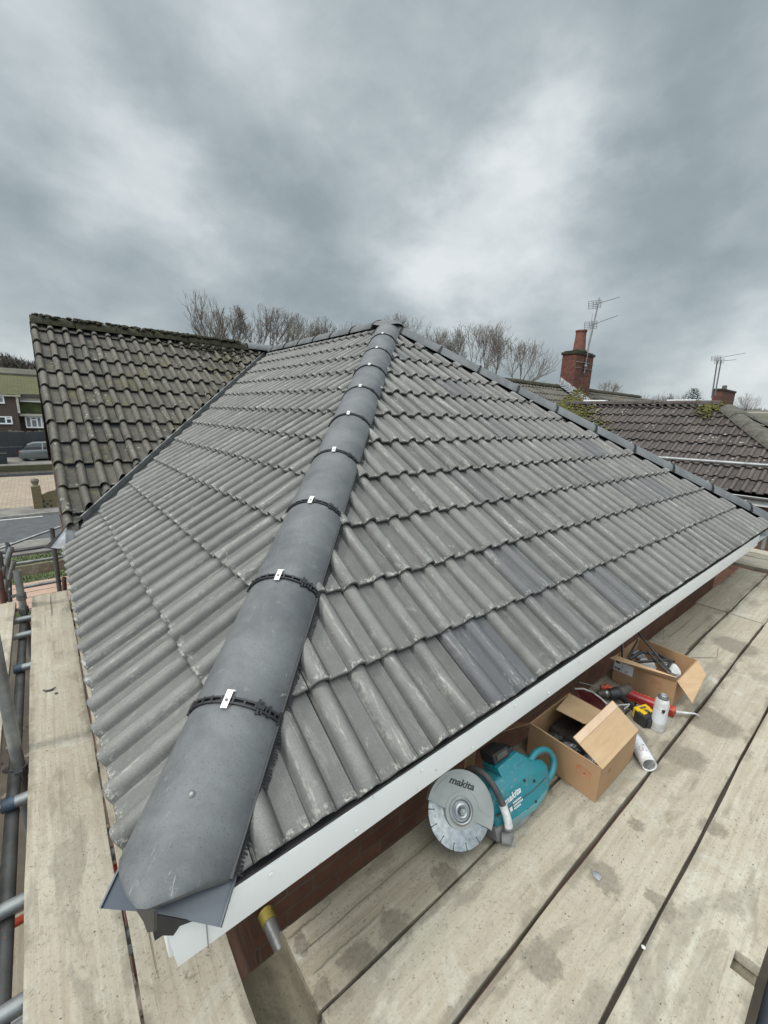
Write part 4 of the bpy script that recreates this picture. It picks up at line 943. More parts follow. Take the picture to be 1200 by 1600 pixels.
for k, z in enumerate((-1.25, -1.9, -2.6)):
    tube(['white railing tube below the left boards, upper', 'white railing tube below the left boards, middle', 'white railing tube below the left boards, lower'][k], (-1.2, .9 + k * .5, z), (.22, .9 + k * .5, z + .02), mat='galv', r=.018)
tube('red tube lying below the left boards', (-1.0, 1.15, -1.05), (.2, 1.15, -1.04), mat='orange_red', r=.016)
# lower lift below the left boards
for k in range(3):
    board(['lower lift board under the left gap, nearest the wall', 'lower lift board under the left gap, middle', 'lower lift board under the left gap, outermost'][k], -.35 - .24 * k, -.13 - .24 * k, -1.5, 2.6 if k else 1.0, z=-2.55, along='y', mat='board_wood_grey' if k else 'board_wood_dark', group='lower lift boards')
# scaffold beyond the old gable
tube('brown upright in front of the grass by the lead flashing', at(101, 985, y=5.4), at(81, 826, y=5.4), mat='galv_dark')
tube('short rusty upright beside the brown one', at(104, 975, y=5.6), at(100, 902, y=5.6), mat='rust')
g0 = 'guard rails beyond the old gable'
tube('thin sloping rail above the road', at(-20, 864, y=6.0), at(95, 823, y=6.0), mat='galv', r=.016, group=g0)
tube('upper rail across the road and verge', at(-20, 867, y=6.0), at(84, 852, y=6.0), mat='galv_dark', r=.022, group=g0)
tube('middle rail in front of the grass', at(18, 882, y=6.2), at(110, 868, y=6.2), mat='galv', group=g0, r=.02)
tube('lower rail above the pinkish boards', at(28, 919, y=6.4), at(112, 904, y=6.4), mat='galv', group=g0)
lab = ['pale tube leaning left at the far left, top one', 'pale tube leaning left at the far left, lower one', 'bent looking pale tube at the far left', 'thin upright in the cluster at the far left', 'dark upright at the very left edge', 'stub of tube in the cluster at the far left', 'rusty upright at the left edge', 'upright behind the cluster at the far left']
seg = [((18, 855), (8, 885), 4.6, 'galv', TR), ((22, 876), (15, 905), 4.4, 'galv', .02), ((6, 884), (2, 905), 4.3, 'galv', TR), ((12, 850), (16, 940), 5.2, 'galv_dark', .02), ((-2, 862), (8, 940), 4.3, 'galv_dark', TR), ((10, 905), (8, 922), 4.2, 'galv', .02), ((-2, 890), (6, 945), 4.0, 'rust', .022), ((11, 848), (13, 880), 6.3, 'galv_dark', .022)]
for l, (a, b, y, m, r_) in zip(lab, seg): tube(l, at(*a, y=y), at(*b, y=y), mat=m, r=r_, group='scaffold tubes at the far left')
tube('horizontal tube joining the far left cluster', at(-10, 923, y=4.3), at(16, 922, y=4.3), mat='galv', group='scaffold tubes at the far left', r=.022)
for k in range(5):
    y = 8.7 + k * .30
    board(['pinkish board of the far lower platform, nearest', 'pinkish board of the far lower platform, second', 'pinkish board of the far lower platform, third', 'pinkish board of the far lower platform, fourth', 'pinkish board of the far lower platform, farthest'][k], -2.4, .9, y, y + .275, z=-2.6, mat='pink_board', group='pinkish boards of the far lower platform')
board('tan toe board behind the far lower rail', -1.3, .9, 10.35, 10.40, z=-2.28, mat='board_wood_dark', group='pinkish boards of the far lower platform', th=.22)
# debris on the left board
q = at(77, 1078, z=ZT)
mb = MB(); mb.tube([(q.x - .028, q.y + .01, ZT + .006), (q.x - .015, q.y - .014, ZT + .007), (q.x + .008, q.y - .02, ZT + .007), (q.x + .03, q.y - .002, ZT + .008)], [.003, .006, .006, .002], 6)
mb.build('bark_scrap', 'saw_dark', label='curled dark scrap lying on the wide left board', cat='scrap')
q = at(88, 1084, z=ZT); mb = MB(); blob(mb, (q.x, q.y, ZT + .005), .009); mb.build('pebble', 'saw_dark', label='small dark crumb beside the curled scrap', cat='pebble', smooth=60)
q = at(1005, 1481, z=ZT); mb = MB(); blob(mb, (q.x, q.y, ZT + .005), .007); mb.build('pebble', 'foam_white', label='small white crumb in the gap between the outer boards', cat='pebble', smooth=60)
q = at(932, 1368, z=ZT); mb = MB(); blob(mb, (q.x, q.y, ZT + .004), .017, squash=.25); mb.build('chip', 'lead', label='flat pale chip on the damp patch', cat='chip', smooth=60)
rc = random.Random(8)
mb = MB()
for i in range(900):
    if rc.random() < .72: x = rc.uniform(.4, 4.4); y = rc.uniform(-.79, .15)
    else: x = rc.uniform(-.24, .22); y = rc.uniform(.2, 3.5)
    if abs(y + .31) < .02 or abs(y + .072) < .02 or abs(y + .557) < .02: continue
    if x < .37 and y < .19: continue
    s = rc.uniform(.0007, .0024); blob(mb, (x, y, ZT + .003), s, n=4, squash=.6)
mb.build('grit', 'old_mortar', kind='stuff', smooth=0)
# small wire
mb = MB(); mb.tube([at(1054, 1028, z=ZT + .01), at(1110, 1027, z=ZT + .01), at(1120, 1028, z=ZT + .012), at(1122, 1013, z=ZT + .045)], .0016, 5); mb.build('wire', 'saw_dark', label='thin bent wire lying beyond the far cardboard box', cat='wire')
mb = MB(); mb.tube([at(1036, 1000, z=ZT + .005), at(1037, 978, z=ZT + .03)], .001, 5); mb.build('wire', 'saw_dark', label='short thin wire behind the far cardboard box', cat='wire')

# ------------------------------------------------------------------ cardboard boxes
def sheet(mb, pts, th=.004, mi=0):
    c = [Vector(p) for p in pts]; n = (c[1] - c[0]).cross(c[2] - c[0]).normalized() * th; k = len(c)
    mb.add(c + [p + n for p in c], [tuple(range(k)), tuple(range(2 * k - 1, k - 1, -1))] + [(i, (i + 1) % k, k + (i + 1) % k, k + i) for i in range(k)], mi)
def carton(label, x0, x1, y0, y1, z0, z1):
    o = thing('cardboard_box', label, 'cardboard box', ((x0 + x1) / 2, (y0 + y1) / 2, z0), group='open cardboard boxes'); t = .004
    mb = MB(); mb.box((x0, y0, z0), (x0 + t, y1, z1)); mb.box((x1 - t, y0, z0), (x1, y1, z1)); mb.box((x0 + t, y0, z0), (x1 - t, y0 + t, z1)); mb.box((x0 + t, y1 - t, z0), (x1 - t, y1, z1)); mb.box((x0 + t, y0 + t, z0), (x1 - t, y1 - t, z0 + t))
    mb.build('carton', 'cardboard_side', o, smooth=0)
    return o
BZ = ZT + .004
z1 = at(940, 1203, x=1.62).z
b1 = carton('open cardboard box beside the teal saw, nearest of the two boxes', 1.62, 1.995, -.232, .100, BZ, z1)
# flaps: folded back at far side, large taped one on the camera right, others
K = Vector((1.995, -.232, z1)); K0 = Vector((1.62, -.232, z1))
def fl(o, pts, m='cardboard', nm='flap', th=.0035): mb = MB(); sheet(mb, pts, th); return mb.build(nm, m, o, smooth=0)
# big flap hinged on the -y edge, leaning inwards and up
a, b_ = (1.622, -.234, z1 + .001), (1.993, -.234, z1 + .001)
c_, d_ = at(956, 1096, y=-.075), at(896, 1150, y=-.085)
d_ = at(895, 1152, y=-.12); c_ = at(956, 1095, y=-.12)
f1 = fl(b1, [a, b_, c_, d_])
def lerp(p, q, t): return Vector(p) + (Vector(q) - Vector(p)) * t
nrm = (Vector(b_) - Vector(a)).cross(Vector(c_) - Vector(a)).normalized()
nrm = nrm if nrm.dot(CP - Vector(a)) > 0 else -nrm
e0, e1 = lerp(a, d_, .80), lerp(b_, c_, .80); off = nrm * .0045
mb = MB(); sheet(mb, [e0 + off, e1 + off, Vector(c_) + off, Vector(d_) + off], .0006); mb.build('tape', 'cardboard_pale', f1, smooth=0)
# flap hinged on the far x edge, folded over the opening
fl(b1, [(1.990, .098, z1), (1.990, -.228, z1), at(912, 1130, z=z1 + .03), at(869, 1108, z=z1 + .035)], 'cardboard')
# flap along the wall side, raised
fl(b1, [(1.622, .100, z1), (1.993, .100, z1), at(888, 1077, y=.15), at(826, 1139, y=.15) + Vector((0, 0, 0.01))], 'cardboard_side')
# narrow inward folded front flap
fl(b1, [(1.624, .096, z1), (1.624, -.228, z1), (1.675, -.20, z1 - .055), (1.675, .08, z1 - .055)], 'cardboard')
# flap on the wall side lying outwards into the shade
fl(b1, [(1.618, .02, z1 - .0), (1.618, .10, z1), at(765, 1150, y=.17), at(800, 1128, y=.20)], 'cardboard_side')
# printed mark: small stylised peak on the front face
mb = MB(); Mf = frame((1.6190, -.165, BZ + .105), (0, -1, 0), (0, 0, 1), (-1, 0, 0))
mb.prism([(-.030, -.022), (.030, -.022), (.030, .022), (-.030, .022)], 0, .0005, M=Mf); mk = mb.build('printed_mark', 'box_print_faint', b1, smooth=0)
mb = MB(); Mf2 = frame((1.6183, -.165, BZ + .105), (0, -1, 0), (0, 0, 1), (-1, 0, 0))
for poly in ([(-.030, .022), (-.004, .022), (-.030, -.008)], [(.030, -.022), (.030, .018), (.002, -.004)], [(-.012, -.018), (-.002, .010), (.004, .010), (.014, -.018), (.008, -.018), (.001, -.002), (-.006, -.018)], [(.008, .022), (.030, .022), (.030, .019)]): mb.prism(poly, 0, .0004, M=Mf2)
mb.build('logo', 'box_print', mk, smooth=0)
mb = MB()
for i in range(3): mb.prism([(-.018, -.003 + i * .009), (.018 - i * .006, -.003 + i * .009), (.018 - i * .006, i * .009), (-.018, i * .009)], 0, .0004, M=frame((1.72, -.2328, BZ + .10), (1, 0, 0), (0, 0, 1), (0, -1, 0)))
mb.build('printed_mark', 'box_print_faint', b1, smooth=0)
# contents: crumpled foil bags and dark fixings
def crumple(name, label, cat, c, r, m, seed, squash=.5, group=None):
    rg = random.Random(seed); bm = bmesh.new(); bmesh.ops.create_icosphere(bm, subdivisions=3, radius=1)
    ax = [(Vector((rg.gauss(0, 1), rg.gauss(0, 1), rg.gauss(0, 1))).normalized(), rg.uniform(.5, .95)) for _ in range(16)]
    for v in bm.verts:
        n = v.co.normalized(); q = 1.0
        for a, h in ax:
            d = n.dot(a)
            if d > h: q = min(q, h / d * rg.uniform(.97, 1.0))
        v.co = Vector((n.x * r * q, n.y * r * q * .8, n.z * r * q * squash)) * rg.uniform(.96, 1.04)
    me = bpy.data.meshes.new(name); bm.to_mesh(me); bm.free(); me.materials.append(MATS[m])
    o = bpy.data.objects.new(name, me); COL.objects.link(o); o.location = c; o.rotation_euler = (rg.uniform(-.4, .4), rg.uniform(-.4, .4), rg.uniform(0, 6)); WM[o.name] = Matrix.Translation(c)
    return props(o, label, cat, group)
crumple('foil_bag', 'crumpled silvery bag inside the nearest cardboard box', 'bag', (1.72, -.05, z1 - .085), .062, 'foil', 1)
crumple('foil_bag', 'second silvery bag deeper in the nearest cardboard box', 'bag', (1.75, -.13, z1 - .115), .055, 'foil', 2)
mb = MB(); mb.T = Matrix.Translation((1.70, .025, z1 - .075)) @ Matrix.Rotation(1.2, 4, 'X') @ Matrix.Rotation(.5, 4, 'Y')
mb.lathe([(.024, -.04), (.028, -.03), (.028, .02), (.020, .03), (.020, .05), (.0001, .05)], 18); mb.build('bottle', 'black_plastic', label='black round capped bottle inside the nearest cardboard box', cat='bottle')
mb = MB(); mb.box((1.80, -.21, BZ + .005), (1.98, .09, z1 - .10)); mb.build('packing', 'saw_dark', label='dark packed goods filling the nearest cardboard box', cat='packing', bevel=.01)

z2 = at(1058, 1060, x=2.62).z
X2 = 2.585
b2 = carton('open cardboard box with a white address label, farther of the two boxes', X2, X2 + .36, -.215, .115, BZ, z2)
fl(b2, [(X2, .113, z2), (X2, -.213, z2), at(1057, 1058, x=X2 - .045), at(953, 1028, x=X2 - .05)], 'cardboard')
fl(b2, [(X2 + .002, -.216, z2), (X2 + .358, -.216, z2), at(1103, 1054, y=-.30), at(1082, 1098, y=-.30)], 'cardboard')
mb = MB(); Mf = frame((X2 - .0012, .060, BZ + .108), (0, -1, 0), (0, 0, 1), (-1, 0, 0)); mb.prism([(-.055, -.032), (.055, -.032), (.055, .034), (-.055, .034)], 0, .0006, M=Mf); st = mb.build('label', 'paper_white', b2, smooth=0)
mb = MB(); mb.T = frame((X2 - .0020, .060, BZ + .108), (0, -1, 0), (0, 0, 1), (-1, 0, 0))
mb.box((-.046, .018, 0), (-.030, .030, .0004)); mb.box((-.030, .018, 0), (-.020, .024, .0004)); mb.box((-.008, .024, 0), (-.0065, -.028, .0004))
for i in range(13): mb.box((-.050 + i * .0028, -.026, 0), (-.0488 + i * .0028 + (i % 3) * .0004, -.008, .0004))
for i in range(3): mb.box((.010, -.012 - i * .006, 0), (.030 - i * .004, -.010 - i * .006, .0004))
mb.build('barcode', 'ink', st, smooth=0)
mb = MB(); Mf = frame((X2 - .0012, -.12, BZ + .105), (0, -1, 0), (0, 0, 1), (-1, 0, 0)); mb.prism([(-.028, -.020), (.028, -.020), (.028, .020), (-.028, .020)], 0, .0005, M=Mf); mb.build('printed_mark', 'box_print_faint', b2, smooth=0)
# contents of the far box
crumple('plastic_bag', 'crumpled white bag inside the farther cardboard box', 'bag', (X2 + .20, -.13, z2 - .045), .078, 'foam_white', 5)
crumple('plastic_bag', 'second white bag low in the farther cardboard box', 'bag', (X2 + .16, -.02, z2 - .065), .070, 'foam_white', 6)
crumple('cloth', 'grey rag bundled in the farther cardboard box', 'cloth', (X2 + .24, .06, z2 - .07), .07, 'lead', 7)
mb = MB(); mb.tube([(X2 + .08, .06, z2 - .03), (X2 + .16, .03, z2 + .005), (X2 + .24, -.04, z2 - .005), (X2 + .22, -.12, z2 - .01), (X2 + .12, -.13, z2 + .0)], .010, 10); mb.tube([(X2 + .06, .03, z2 - .03), (X2 + .10, -.04, z2 - .0), (X2 + .18, -.10, z2 + .008), (X2 + .26, -.12, z2 - .02)], .009, 10); mb.build('cable', 'black_plastic', label='thick black cable coiled in the farther cardboard box', cat='cable')
def stick(label, p, q, r, m, name='rod', cat='rod'): return MB().tube([p, q], r, 8).build(name, m, label=label, cat=cat)
stick('long thin black rod leaning from the box to the fascia', at(1048, 1050, x=X2 + .10), at(994, 985, x=X2 + .20), .006, 'black_plastic')
stick('second black rod beside the long one', at(1040, 1048, x=X2 + .09), at(1012, 1018, x=X2 + .13), .006, 'black_plastic')
MB().box((-.012, -.002, -.14), (.012, .002, .12)).build('steel_strip', 'galv', label='bent grey steel strip standing in the farther cardboard box', cat='strip', M=Matrix.Translation((0, 0, 0)), smooth=0).matrix_world = Matrix.Translation((X2 + .085, .065, z2 - .0)) @ Matrix.Rotation(.25, 4, 'X') @ Matrix.Rotation(.5, 4, 'Z')
MB().box((-.012, -.002, -.13), (.012, .002, .11)).build('steel_strip', 'galv', label='straighter grey steel strip leaning in the farther cardboard box', cat='strip', M=Matrix.Translation((0, 0, 0)), smooth=0).matrix_world = Matrix.Translation((X2 + .05, .098, z2 + .01)) @ Matrix.Rotation(-.20, 4, 'X') @ Matrix.Rotation(.9, 4, 'Z')

# ------------------------------------------------------------------ loose things between the boxes
def can_at(p, q, label, name, cat): return thing(name, label, cat, p)
# standing foam can
c = Vector(at(1020, 1130, z=ZT)); c = Vector((2.335, -.225, ZT))
cn = thing('foam_can', 'upright white and grey foam can with a dark collar, between the two boxes', 'spray can', c)
Mt = Matrix.Translation(c)
MB().lathe([(.031, .002), (.0325, .006), (.0325, .165), (.031, .172)], 28, 0, Mt).build('can', 'foam_white', cn)
MB().lathe([(.0331, .05), (.0331, .13)], 28, 0, Mt).build('label', 'paper_white', cn)
MB().lathe([(.031, .172), (.027, .184), (.024, .190)], 24, 0, Mt).build('shoulder', 'foam_white', cn)
MB().lathe([(.025, .188), (.025, .196), (.021, .199), (.018, .192)], 24, 0, Mt).build('collar', 'galv_dark', cn)
MB().lathe([(.018, .19), (.018, .204), (.014, .208), (.008, .206), (.0001, .200)], 18, 0, Mt).build('valve', 'galv', cn)
mb = MB(); mb.T = Mt
for i in range(6): a = 3.6 + i * .07; mb.box((.0334 * math.cos(a) - .001, .0334 * math.sin(a) - .001, .115 + (i % 3) * .005), (.0334 * math.cos(a) + .001, .0334 * math.sin(a) + .001, .140))
mb.build('print', 'ink', cn, smooth=0)
# lying can below the near box
p = at(1015, 1196, z=ZT + .033); d = (at(975, 1128, z=ZT + .033) - p).normalized()
cn = thing('foam_can', 'white can lying on its side with its round base facing out', 'spray can', p)
up = Vector((0, 0, 1)); xx = d.cross(up).normalized(); yy = d.cross(xx); F = frame(p, xx, yy, d)
MB().lathe([(.027, .004), (.030, .002), (.0325, .0), (.0325, .17), (.029, .18), (.016, .19), (.016, .2), (.0001, .2)], 28, 0, F).build('can', 'foam_white', cn)
MB().lathe([(.0001, .008), (.022, .005), (.027, .004)], 28, 0, F).build('base', 'galv', cn)
MB().lathe([(.0331, .02), (.0331, .15)], 28, 0, F).build('label', 'paper_white', cn)
mb = MB(); rq = random.Random(4)
for i in range(26):
    a = rq.uniform(-2.4, -1.2); z = rq.uniform(.05, .10); r_ = .0335; Q = F @ Matrix.Rotation(a, 4, 'Z') @ Matrix.Translation((r_, 0, z)); mb.box((-.0003, -.002, -.0012), (.0002, .002, .0012), M=Q)
mb.build('print', 'red_label', cn, smooth=0)
# sealant gun / cartridge
p0 = at(972, 1080, z=ZT + .03); p1 = at(1054, 1112, z=ZT + .03); d = (p1 - p0).normalized(); xx = d.cross(up).normalized(); yy = d.cross(xx); F = frame(p0, xx, yy, d); ln = (p1 - p0).length
cg = thing('sealant_cartridge', 'red sealant cartridge with a long white nozzle in front of the farther box', 'cartridge', p0)
MB().lathe([(.0001, .0), (.026, .0), (.026, ln - .01), (.027, ln - .008), (.027, ln), (.010, ln + .004), (.0001, ln + .004)], 24, 0, F).build('tube', 'red_label', cg)
MB().lathe([(.0268, ln - .012), (.0275, ln - .006), (.0268, ln + .002)], 24, 0, F).build('end_ring', 'orange_red', cg)
MB().lathe([(.0265, ln * .74), (.0265, ln * .90)], 24, 0, F).build('label', 'paper_white', cg)
mb = MB(); mb.T = F
mb.box((-.004, -.0275, .0), (.004, -.0255, ln * .95)); mb.box((.018, .016, .0), (.024, .022, ln)); mb.build('gun_rail', 'orange_red', cg, smooth=0)
mb = MB(); text_mesh(mb, 'B1 SMP', .030, F @ frame((0, -.0272, ln * .30), (0, 0, 1), (1, 0, 0), (0, -1, 0)), off=.0006); 
mb = MB()
for j in range(3):
    for i in range(7): Q = F @ Matrix.Rotation(-2.2 + j * .22, 4, 'Z') @ Matrix.Translation((.0264, 0, ln * (.08 + i * .07))); mb.box((-.0003, -.0022, -.0035 + (i % 2) * .001), (.0004, .0022, .0045), M=Q)
mb.build('lettering', 'paper_white', cg, smooth=0)
e = p1 + d * .004; n1 = at(1085, 1115, z=ZT + .03); n2 = at(1092, 1119, z=ZT + .01)
MB().tube([e, lerp(e, n1, .5), n1, lerp(n1, n2, .6) + Vector((0, 0, .004)), n2], [.008, .0062, .0045, .004, .0035], 12).build('nozzle', 'foam_white', cg)
# red handled tool behind
q0 = at(938, 1072, z=ZT + .03)
gn = thing('trigger_gun', 'orange trigger tool with a thin steel rod lying behind the near box', 'tool', q0)
mb = MB(); mb.tube([at(942, 1083, z=ZT + .012), at(944, 1075, z=ZT + .035), at(950, 1070, z=ZT + .05)], .011, 8); mb.tube([at(938, 1074, z=ZT + .04), at(966, 1078, z=ZT + .035)], .013, 8); mb.build('handle', 'orange_red', gn)
MB().tube([at(938, 1074, z=ZT + .045), at(905, 1066, z=ZT + .05)], .0025, 6).build('rod', 'galv', gn)
mb = MB(); mb.tube([at(905, 1066, z=ZT + .05), at(900, 1072, z=ZT + .03), at(903, 1062, z=ZT + .06), at(912, 1062, z=ZT + .06)], .0022, 6); mb.build('hook', 'saw_dark', gn)
# dark red sheet with a white edge
mb = MB(); s0, s1, s2_, s3 = at(898, 1076, z=ZT + .05), at(925, 1082, z=ZT + .055), at(948, 1100, z=ZT + .05), at(940, 1112, z=ZT + .01)
sheet(mb, [s0, s1, s2_, s3, at(905, 1096, z=ZT + .01)], .003); sb = thing('saw_bag', 'dark red pouch with a pale rim behind the near box', 'pouch', s0)
mb.build('pouch', 'dark_red', sb, smooth=0)
MB().tube([s0, lerp(s0, s1, .5) + Vector((0, 0, .012)), s1 + Vector((0, 0, .004)), lerp(s1, s2_, .6) + Vector((0, 0, .006)), s2_], .005, 8).build('rim', 'foam_white', sb)
# black and yellow cordless drill lying on its side
dc = at(962, 1090, z=ZT)
dr = thing('cordless_drill', 'black and yellow cordless drill with its battery towards the standing can', 'drill', dc)
Pm = lambda px, py, h: at(px, py, z=ZT + h)
h0, h1 = Pm(945, 1080, .045), Pm(966, 1080, .045)
mb = MB(); mb.tube([Pm(948, 1083, .04), Pm(955, 1084, .045), Pm(964, 1083, .045), Pm(978, 1078, .045), Pm(984, 1076, .045)], [.020, .026, .030, .031, .026], 16); mb.build('motor_housing', 'saw_dark', dr, smooth=50)
mb = MB(); mb.tube([Pm(952, 1084, .045), Pm(960, 1084, .046), Pm(966, 1082, .046)], [.028, .033, .033], 16); mb.build('grip_band', 'black_plastic', dr, smooth=50)
mb = MB(); mb.tube([Pm(934, 1084, .035), Pm(940, 1083, .038), Pm(949, 1083, .042)], [.012, .019, .021], 16); mb.build('chuck', 'saw_dark', dr, smooth=50)
mb = MB(); mb.tube([Pm(946, 1083, .04), Pm(949, 1083, .042)], .0225, 16); mb.build('chuck_ring', 'saw_steel', dr, smooth=50)
mb = MB(); mb.tube([Pm(970, 1088, .04), Pm(980, 1098, .042), Pm(990, 1106, .045), Pm(997, 1110, .045)], [.019, .017, .018, .024], 14); mb.build('handle', 'black_plastic', dr, smooth=50)
ba = Pm(1009, 1120, .035); dd = (Pm(1015, 1124, .035) - Pm(985, 1102, .035)); dd.z = 0; dd.normalize(); ss = Vector((-dd.y, dd.x, 0)); F = frame(Vector((ba.x, ba.y, ZT)), dd, ss, (0, 0, 1))
mb = MB(); mb.T = F; mb.box((-.030, -.052, .003), (.036, .050, .066)); mb.box((.036, -.040, .010), (.046, .040, .056)); mb.build('battery', 'black_plastic', dr, bevel=.006)
mb = MB(); mb.T = F; mb.box((-.044, -.046, .020), (-.014, .044, .073)); mb.box((-.016, -.040, .0665), (.016, -.012, .0735)); mb.box((-.016, .010, .0665), (.014, .038, .0725)); mb.build('foot', 'drill_yellow', dr, bevel=.005)
mb = MB(); mb.T = F; mb.box((-.006, -.008, .0668), (.012, .010, .0745)); mb.box((-.03, -.02, .0735), (-.018, .02, .0755)); mb.build('latch', 'saw_dark', dr, bevel=.002)
mb = MB(); mb.T = F
for i in range(5): mb.box((.0462, -.032 + i * .015, .016), (.0475, -.026 + i * .015, .050))
mb.build('rib', 'saw_dark', dr, smooth=0)
mb = MB(); mb.tube([Pm(965, 1102, .03), Pm(975, 1101, .045), Pm(983, 1101, .05)], .004, 8); mb.build('hook', 'foam_white', label='white plastic hook lying beside the drill handle', cat='hook')
mb = MB(); mb.tube([Pm(982, 1101, .05), Pm(984, 1102, .05)], .008, 8); mb.tube([Pm(975, 1108, .03), Pm(983, 1102, .05)], .003, 8); mb.build('peg', 'foam_white', label='white plastic peg joined to the hook by the drill', cat='peg')

# ------------------------------------------------------------------ the teal disc cutter
sw = thing('disc_cutter', 'teal battery disc cutter with a silver blade guard standing below the fascia', 'saw', (1.25, .05, ZT), group=None)
BC = at(718, 1266, y=.010); RB = .122
bn = Vector((-.30, -.72, .62)).normalized()
b1v = Vector((1, 0, 0)); b1v = (b1v - bn * b1v.dot(bn)).normalized(); b2v = bn.cross(b1v)
FBd = frame(BC, b1v, b2v, bn) @ Matrix.Rotation(R(-27), 4, 'Z')          # x right, y up, z towards the viewer
def arc_poly(r, a0, a1, n=40): return [(r * math.cos(R(a0 + (a1 - a0) * i / n)), r * math.sin(R(a0 + (a1 - a0) * i / n))) for i in range(n + 1)]
mb = MB(); poly = []
ns = 14
for k in range(ns):           # segmented rim with narrow slots
    a = 360 / ns * k
    poly += [(RB * math.cos(R(a + t)), RB * math.sin(R(a + t))) for t in (1.0, 5, 9, 13, 17, 21, 24.7)]
    poly += [((RB - .015) * math.cos(R(a + 24.9)), (RB - .015) * math.sin(R(a + 24.9))), ((RB - .019) * math.cos(R(a + 25.2)), (RB - .019) * math.sin(R(a + 25.2))), ((RB - .015) * math.cos(R(a + 25.5)), (RB - .015) * math.sin(R(a + 25.5)))]
mb.prism(poly, -.0014, .0014, M=FBd); blade = mb.build('blade', 'blade_steel', sw, smooth=0, M=FBd)
mb = MB()
for k in range(ns):
    a = 360 / ns * k + 25.2; Q = FBd @ Matrix.Rotation(R(a), 4, 'Z'); mb.box((RB - .021, -.0012, .0015), (RB + .0004, .0012, .0018), M=Q); mb.lathe([(.0024, .0017), (.0001, .0017)], 8, 0, Q @ Matrix.Translation((RB - .021, 0, .0004)))
mb.build('slot', 'ink', blade, smooth=0)
# guard: covers the upper part of the disc, edge running from left to lower right
ga0, ga1 = -25, 166
gp = arc_poly(RB + .008, ga0, ga1, 46)
e_l = (-(RB + .008) * 1.0, .008); 
inner = [(-.055, .004)] + [(.047 * math.cos(R(t)), .047 * math.sin(R(t))) for t in range(165, -36, -14)] + [(.052, -.030)]
gp = gp + inner
mb = MB(); mb.prism(gp, .010, .0125, M=FBd); rim = arc_poly(RB + .0095, ga0 - 1, ga1 + 1, 46); rin = arc_poly(RB + .0065, ga1 + 1, ga0 - 1, 46); mb.prism(rim + rin, -.014, .0135, M=FBd); mb.build('blade_guard', 'saw_grey', sw, smooth=30)
mb = MB(); gp2 = arc_poly(RB - .004, ga0 + 16, ga1 - 14, 40) + arc_poly(RB - .050, ga1 - 24, ga0 + 30, 30); mb.prism(gp2, .0126, .0142, M=FBd)
mb.build('guard_rib', 'saw_grey', sw, smooth=30)
mb = MB(); mb.prism(arc_poly(.060, 0, 360, 40)[:-1], .0, .0142, M=FBd); mb.build('hub_boss', 'saw_grey', sw, smooth=30)
mb = MB(); mb.prism(arc_poly(RB + .003, -170, -40, 40) + [(.05, -.03), (-.05, -.01)], -.010, -.006, M=FBd); mb.build('rear_guard', 'saw_dark', sw, smooth=0)
mb = MB(); mb.lathe([(.046, .0142), (.046, .018), (.040, .022), (.036, .021), (.032, .016), (.026, .016), (.026, .024), (.020, .026), (.014, .024), (.014, .020)], 36, 0, FBd); mb.build('flange', 'saw_steel', sw)
mb = MB(); mb.lathe([(.013, .018), (.013, .032), (.011, .034), (.0001, .034)], 6, 0, FBd); mb.lathe([(.006, .034), (.0055, .039), (.0001, .040)], 12, 0, FBd); mb.build('bolt', 'saw_steel', sw, smooth=20)
LT = 'm' + 'akita'
mb = MB(); text_mesh(mb, LT, .034, FBd @ Matrix.Translation((.004, .086, .0146)) @ Matrix.Rotation(R(-13), 4, 'Z'), shear=.25, sx=1.12, off=.0009); mb.build('lettering', 'ink', sw, smooth=0)
# motor body: long axis along +x, leaning like the guard
bu = Vector((.0, .38, .93)).normalized(); bxv = Vector((1, -.10, .0)).normalized(); bxv = (bxv - bu * bxv.dot(bu)).normalized(); byv = bu.cross(bxv)     # bxv along saw, byv away to the wall, bu up
FB_ = frame((1.165, -.045, ZT + .004), bxv, byv, bu)
def hull(mb, secs, mi=0):
    """secs: list of (x, [(y, z)...]) with equal counts"""
    k = len(secs[0][1]); vs = [(x, y, z) for x, s_ in secs for y, z in s_]
    fs = [tuple(range(k - 1, -1, -1)), tuple((len(secs) - 1) * k + i for i in range(k))]
    for a in range(len(secs) - 1):
        for i in range(k): fs.append((a * k + i, a * k + (i + 1) % k, (a + 1) * k + (i + 1) % k, (a + 1) * k + i))
    mb.add(vs, fs, mi)
mb = MB(); mb.T = FB_
hull(mb, [(-.015, [(-.045, .035), (.06, .035), (.06, .150), (-.020, .150), (-.045, .120)]), (.03, [(-.060, .022), (.07, .022), (.07, .185), (-.030, .185), (-.060, .145)]), (.20, [(-.062, .016), (.07, .016), (.07, .190), (-.035, .190), (-.062, .150)]), (.30, [(-.050, .030), (.06, .030), (.06, .150), (-.02, .150), (-.050, .120)]), (.345, [(-.030, .060), (.04, .060), (.04, .125), (-.01, .125), (-.030, .110)])])
body = mb.build('motor_body', 'teal', sw, bevel=.009, seg=3)
mb = MB(); mb.T = FB_     # raised shoulder under the battery
hull(mb, [(.075, [(-.050, .150), (.065, .150), (.065, .215), (-.022, .215)]), (.20, [(-.052, .150), (.065, .150), (.065, .225), (-.018, .225)]), (.27, [(-.045, .135), (.06, .135), (.06, .165), (-.012, .165)])])
mb.build('battery_bay', 'teal', sw, bevel=.006)
mb = MB(); mb.T = FB_; mb.box((.075, -.012, .222), (.165, .070, .262)); mb.box((.165, .0, .215), (.205, .066, .240)); mb.build('battery', 'black_plastic', sw, bevel=.008, seg=3)
mb = MB(); mb.T = FB_; mb.box((.090, -.018, .236), (.150, -.010, .258)); mb.build('battery_latch', 'saw_dark', sw, bevel=.003)
mb = MB(); mb.T = FB_
